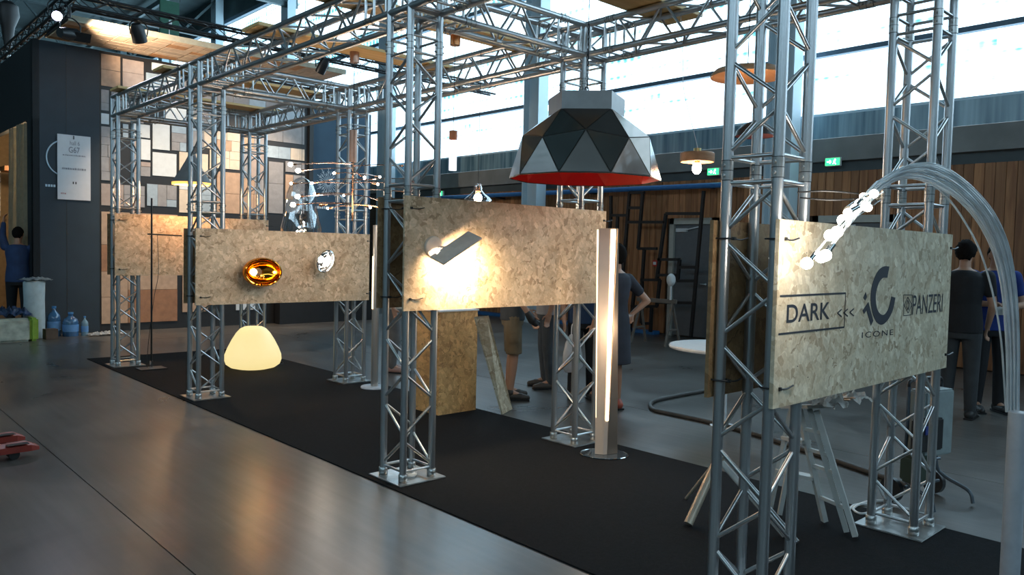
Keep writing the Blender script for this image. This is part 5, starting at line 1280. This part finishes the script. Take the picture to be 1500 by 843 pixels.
    for s in 'LR':
        g = leg(s); bm = bmesh.new(); d = (g[3]-g[2]); d.z = 0; d.normalize(); base_ = Vector((g[2].x, g[2].y, 0)); lift = max(0, g[2].z-.10)
        capsule(bm, g[2]+Vector((0, 0, -.005)), base_-d*.03+Vector((0, 0, .05+lift)), .048, .046); capsule(bm, base_-d*.03+Vector((0, 0, .044+lift)), base_+d*.12+Vector((0, 0, .040+lift)), .044, .042); capsule(bm, base_+d*.12+Vector((0, 0, .038+lift)), base_+d*.19+Vector((0, 0, .032+lift)), .042, .030)
        bmesh.ops.bisect_plane(bm, geom=bm.verts[:]+bm.edges[:]+bm.faces[:], plane_co=(0, 0, .002+lift), plane_no=(0, 0, -1), clear_outer=True)
        bmesh.ops.holes_fill(bm, edges=bm.edges[:])
        so = mesh_obj('shoe', bm, sm, t, smooth=True)
        bm = bmesh.new(); M = Matrix.Translation(base_+d*.07+Vector((0, 0, .010+lift))) @ Matrix.Rotation(math.atan2(d.y, d.x), 4, 'Z'); box(bm, (-.145, -.044, -.0095), (.145, .044, .008), mtx=M, bev=.006); mesh_obj('sole', bm, BLACK, so)
    if gloves:
        for s in gloves:
            a = arm(s); bm = bmesh.new(); d = (a[2]-a[1]).normalized(); capsule(bm, a[2]-d*.03, a[2]+d*.05, .038, .045); capsule(bm, a[2]+d*.05, a[2]+d*.13+Vector((0, -.02, 0)), .040, .028); capsule(bm, a[2]+d*.03, a[2]+d*.08+Vector((0, -.06, 0)), .02, .015)
            fuse('glove', bm, BLACK, t, .008, 2)
    return t
pp = onz(1402, 612)
person('person in a black T-shirt seen from behind, arm hanging, beside the logo panel', (pp.x, pp.y, 0), math.radians(100), 1.80, top=('tshirt', (.010,.010,.012)), bottom=('trousers', (.035,.037,.04)), hair='curly', arms={'R': ((-.20, -.02, 1.42), (-.25, -.06, 1.14), (-.20, -.20, .91)), 'L': ((.20, 0, 1.42), (.24, -.02, 1.14), (.2, -.15, .95))}, head_tilt=.25)
pp = onz(1446, 603)
p2 = person('person in a royal blue T-shirt looking down, hands held together, by the plank wall', (pp.x, pp.y, 0), math.radians(-50), 1.80, top=('tshirt', (.012,.035,.20)), bottom=('trousers', (.012,.012,.014)), arms={'R': ((-.2, 0, 1.42), (-.27, -.02, 1.14), (-.06, -.24, 1.14)), 'L': ((.2, 0, 1.42), (.28, -.03, 1.13), (.08, -.25, 1.12))}, head_tilt=.45)
bm = bmesh.new(); tube(bm, [(-.07, -.09, 1.46), (-.05, -.14, 1.3), (0, -.15, 1.12), (.05, -.14, 1.3), (.07, -.09, 1.46)], .005, 6); mesh_obj('lanyard', bm, BLACK, p2); mesh_obj('badge', bmbox((-.04, -.165, 1.03), (.04, -.155, 1.12)), WHITE, p2)
pp = onz(748, 584)
person('person in khaki cargo shorts and dark T-shirt, wearing a black glove, beside the leaning board', (pp.x, pp.y, 0), math.radians(52), 1.76, top=('tshirt', (.045,.05,.055)), bottom=('shorts', (.15,.115,.07)), shoe=(.035,.03,.025), arms={'R': ((-.20, -.02, 1.42), (-.24, -.02, 1.14), (-.24, -.16, .92)), 'L': ((.20, 0, 1.42), (.24, 0, 1.14), (.22, -.18, .95))}, gloves='R')
pp = onz(800, 568)
person('person in faded blue jeans and pale grey shirt behind the middle panel', (pp.x, pp.y, 0), math.radians(-120), 1.78, top=('tshirt', (.33,.33,.35)), bottom=('jeans', (.055,.065,.075)), shoe=(.06,.045,.035))
pp = onz(897, 600)
p5 = person('person in a dark knee-length dress, hand on hip, behind the tall fin lamp', (pp.x, pp.y, 0), math.radians(172), 1.68, sh=.175, top=('dress', (.022,.024,.035)), bottom=None, shoe=(.35,.08,.05), hair='bob', female=True, arms={'R': ((-.175, 0, 1.40), (-.37, .10, 1.17), (-.22, .02, 1.02), (.6, .5, -.25)), 'L': ((.175, 0, 1.40), (.22, 0, 1.12), (.20, -.12, .9))}, legs={'L': ((.07, 0, .88), (.06, -.01, .48), (.05, .02, .09), (.06, -.13, .03)), 'R': ((-.07, 0, .88), (-.06, -.01, .48), (-.05, .02, .09), (-.06, -.13, .03))})
p5.scale.x *= -1 if False else 1
pp = onz(852, 586)
p6 = person('person in a dark blue top and dark trousers behind the back truss column', (pp.x, pp.y, 0), math.radians(-30), 1.72, top=('tshirt', (.02,.045,.10)), bottom=('trousers', (.015,.016,.02)), shoe=(.03, .03, .03))
b = thing('carrier_bag', 'white carrier bag with green print held by the person behind the back truss column', 'bag', at(838, 545, 8.3))
bm = bmesh.new(); loft(bm, [((0, 0, 0), .10, .03), ((.01, 0, .05), .15, .06), ((0, 0, .2), .14, .055), ((0, 0, .32), .11, .04), ((0, 0, .40), .05, .02)]); mesh_obj('bag_body', bm, mat('bag_white', (.5, .5, .5), rough=.5, var=.1), b, smooth=True)
bm = bmesh.new(); tube(bm, [(-.03, 0, .38), (-.02, 0, .50), (.02, 0, .50), (.03, 0, .38)], .006, 6); mesh_obj('handle', bm, WHITE, b)
mesh_obj('green_print', bmbox((-.06, -.064, .1), (.05, -.06, .2)), mat('print_green', (.1, .3, .08), rough=.5), b)
pp = onz(577, 545)
person('person in pale grey trousers and cream top behind the middle front truss column', (pp.x, pp.y, 0), math.radians(40), 1.68, top=('tshirt', (.42,.37,.30)), bottom=('trousers', (.13,.13,.13)), shoe=(.40,.24,.20), legs={'R': ((-.09, 0, .90), (-.09, -.04, .50), (-.10, .0, .09), (-.11, -.15, .035)), 'L': ((.09, 0, .9), (.1, .03, .5), (.1, .1, .1), (.11, -.05, .04))})
pp = onz(27, 489)
person('person in a blue top reaching up to the navy booth wall, seen from behind', (pp.x, pp.y, 0), math.radians(155), 1.80, top=('long', (.02,.045,.12)), bottom=('trousers', (.008,.008,.010)), arms={'L': ((.20, 0, 1.42), (.25, -.05, 1.14), (.05, -.2, 1.1)), 'R': ((-.20, 0, 1.42), (-.42, -.06, 1.22), (-.40, -.2, 1.05))} if False else {'R': ((-.20, 0, 1.43), (-.36, -.04, 1.2), (-.46, -.2, 1.12)), 'L': ((.19, -.02, 1.44), (.24, -.08, 1.62), (.24, -.14, 1.84))}, head_tilt=.1, hair='short')
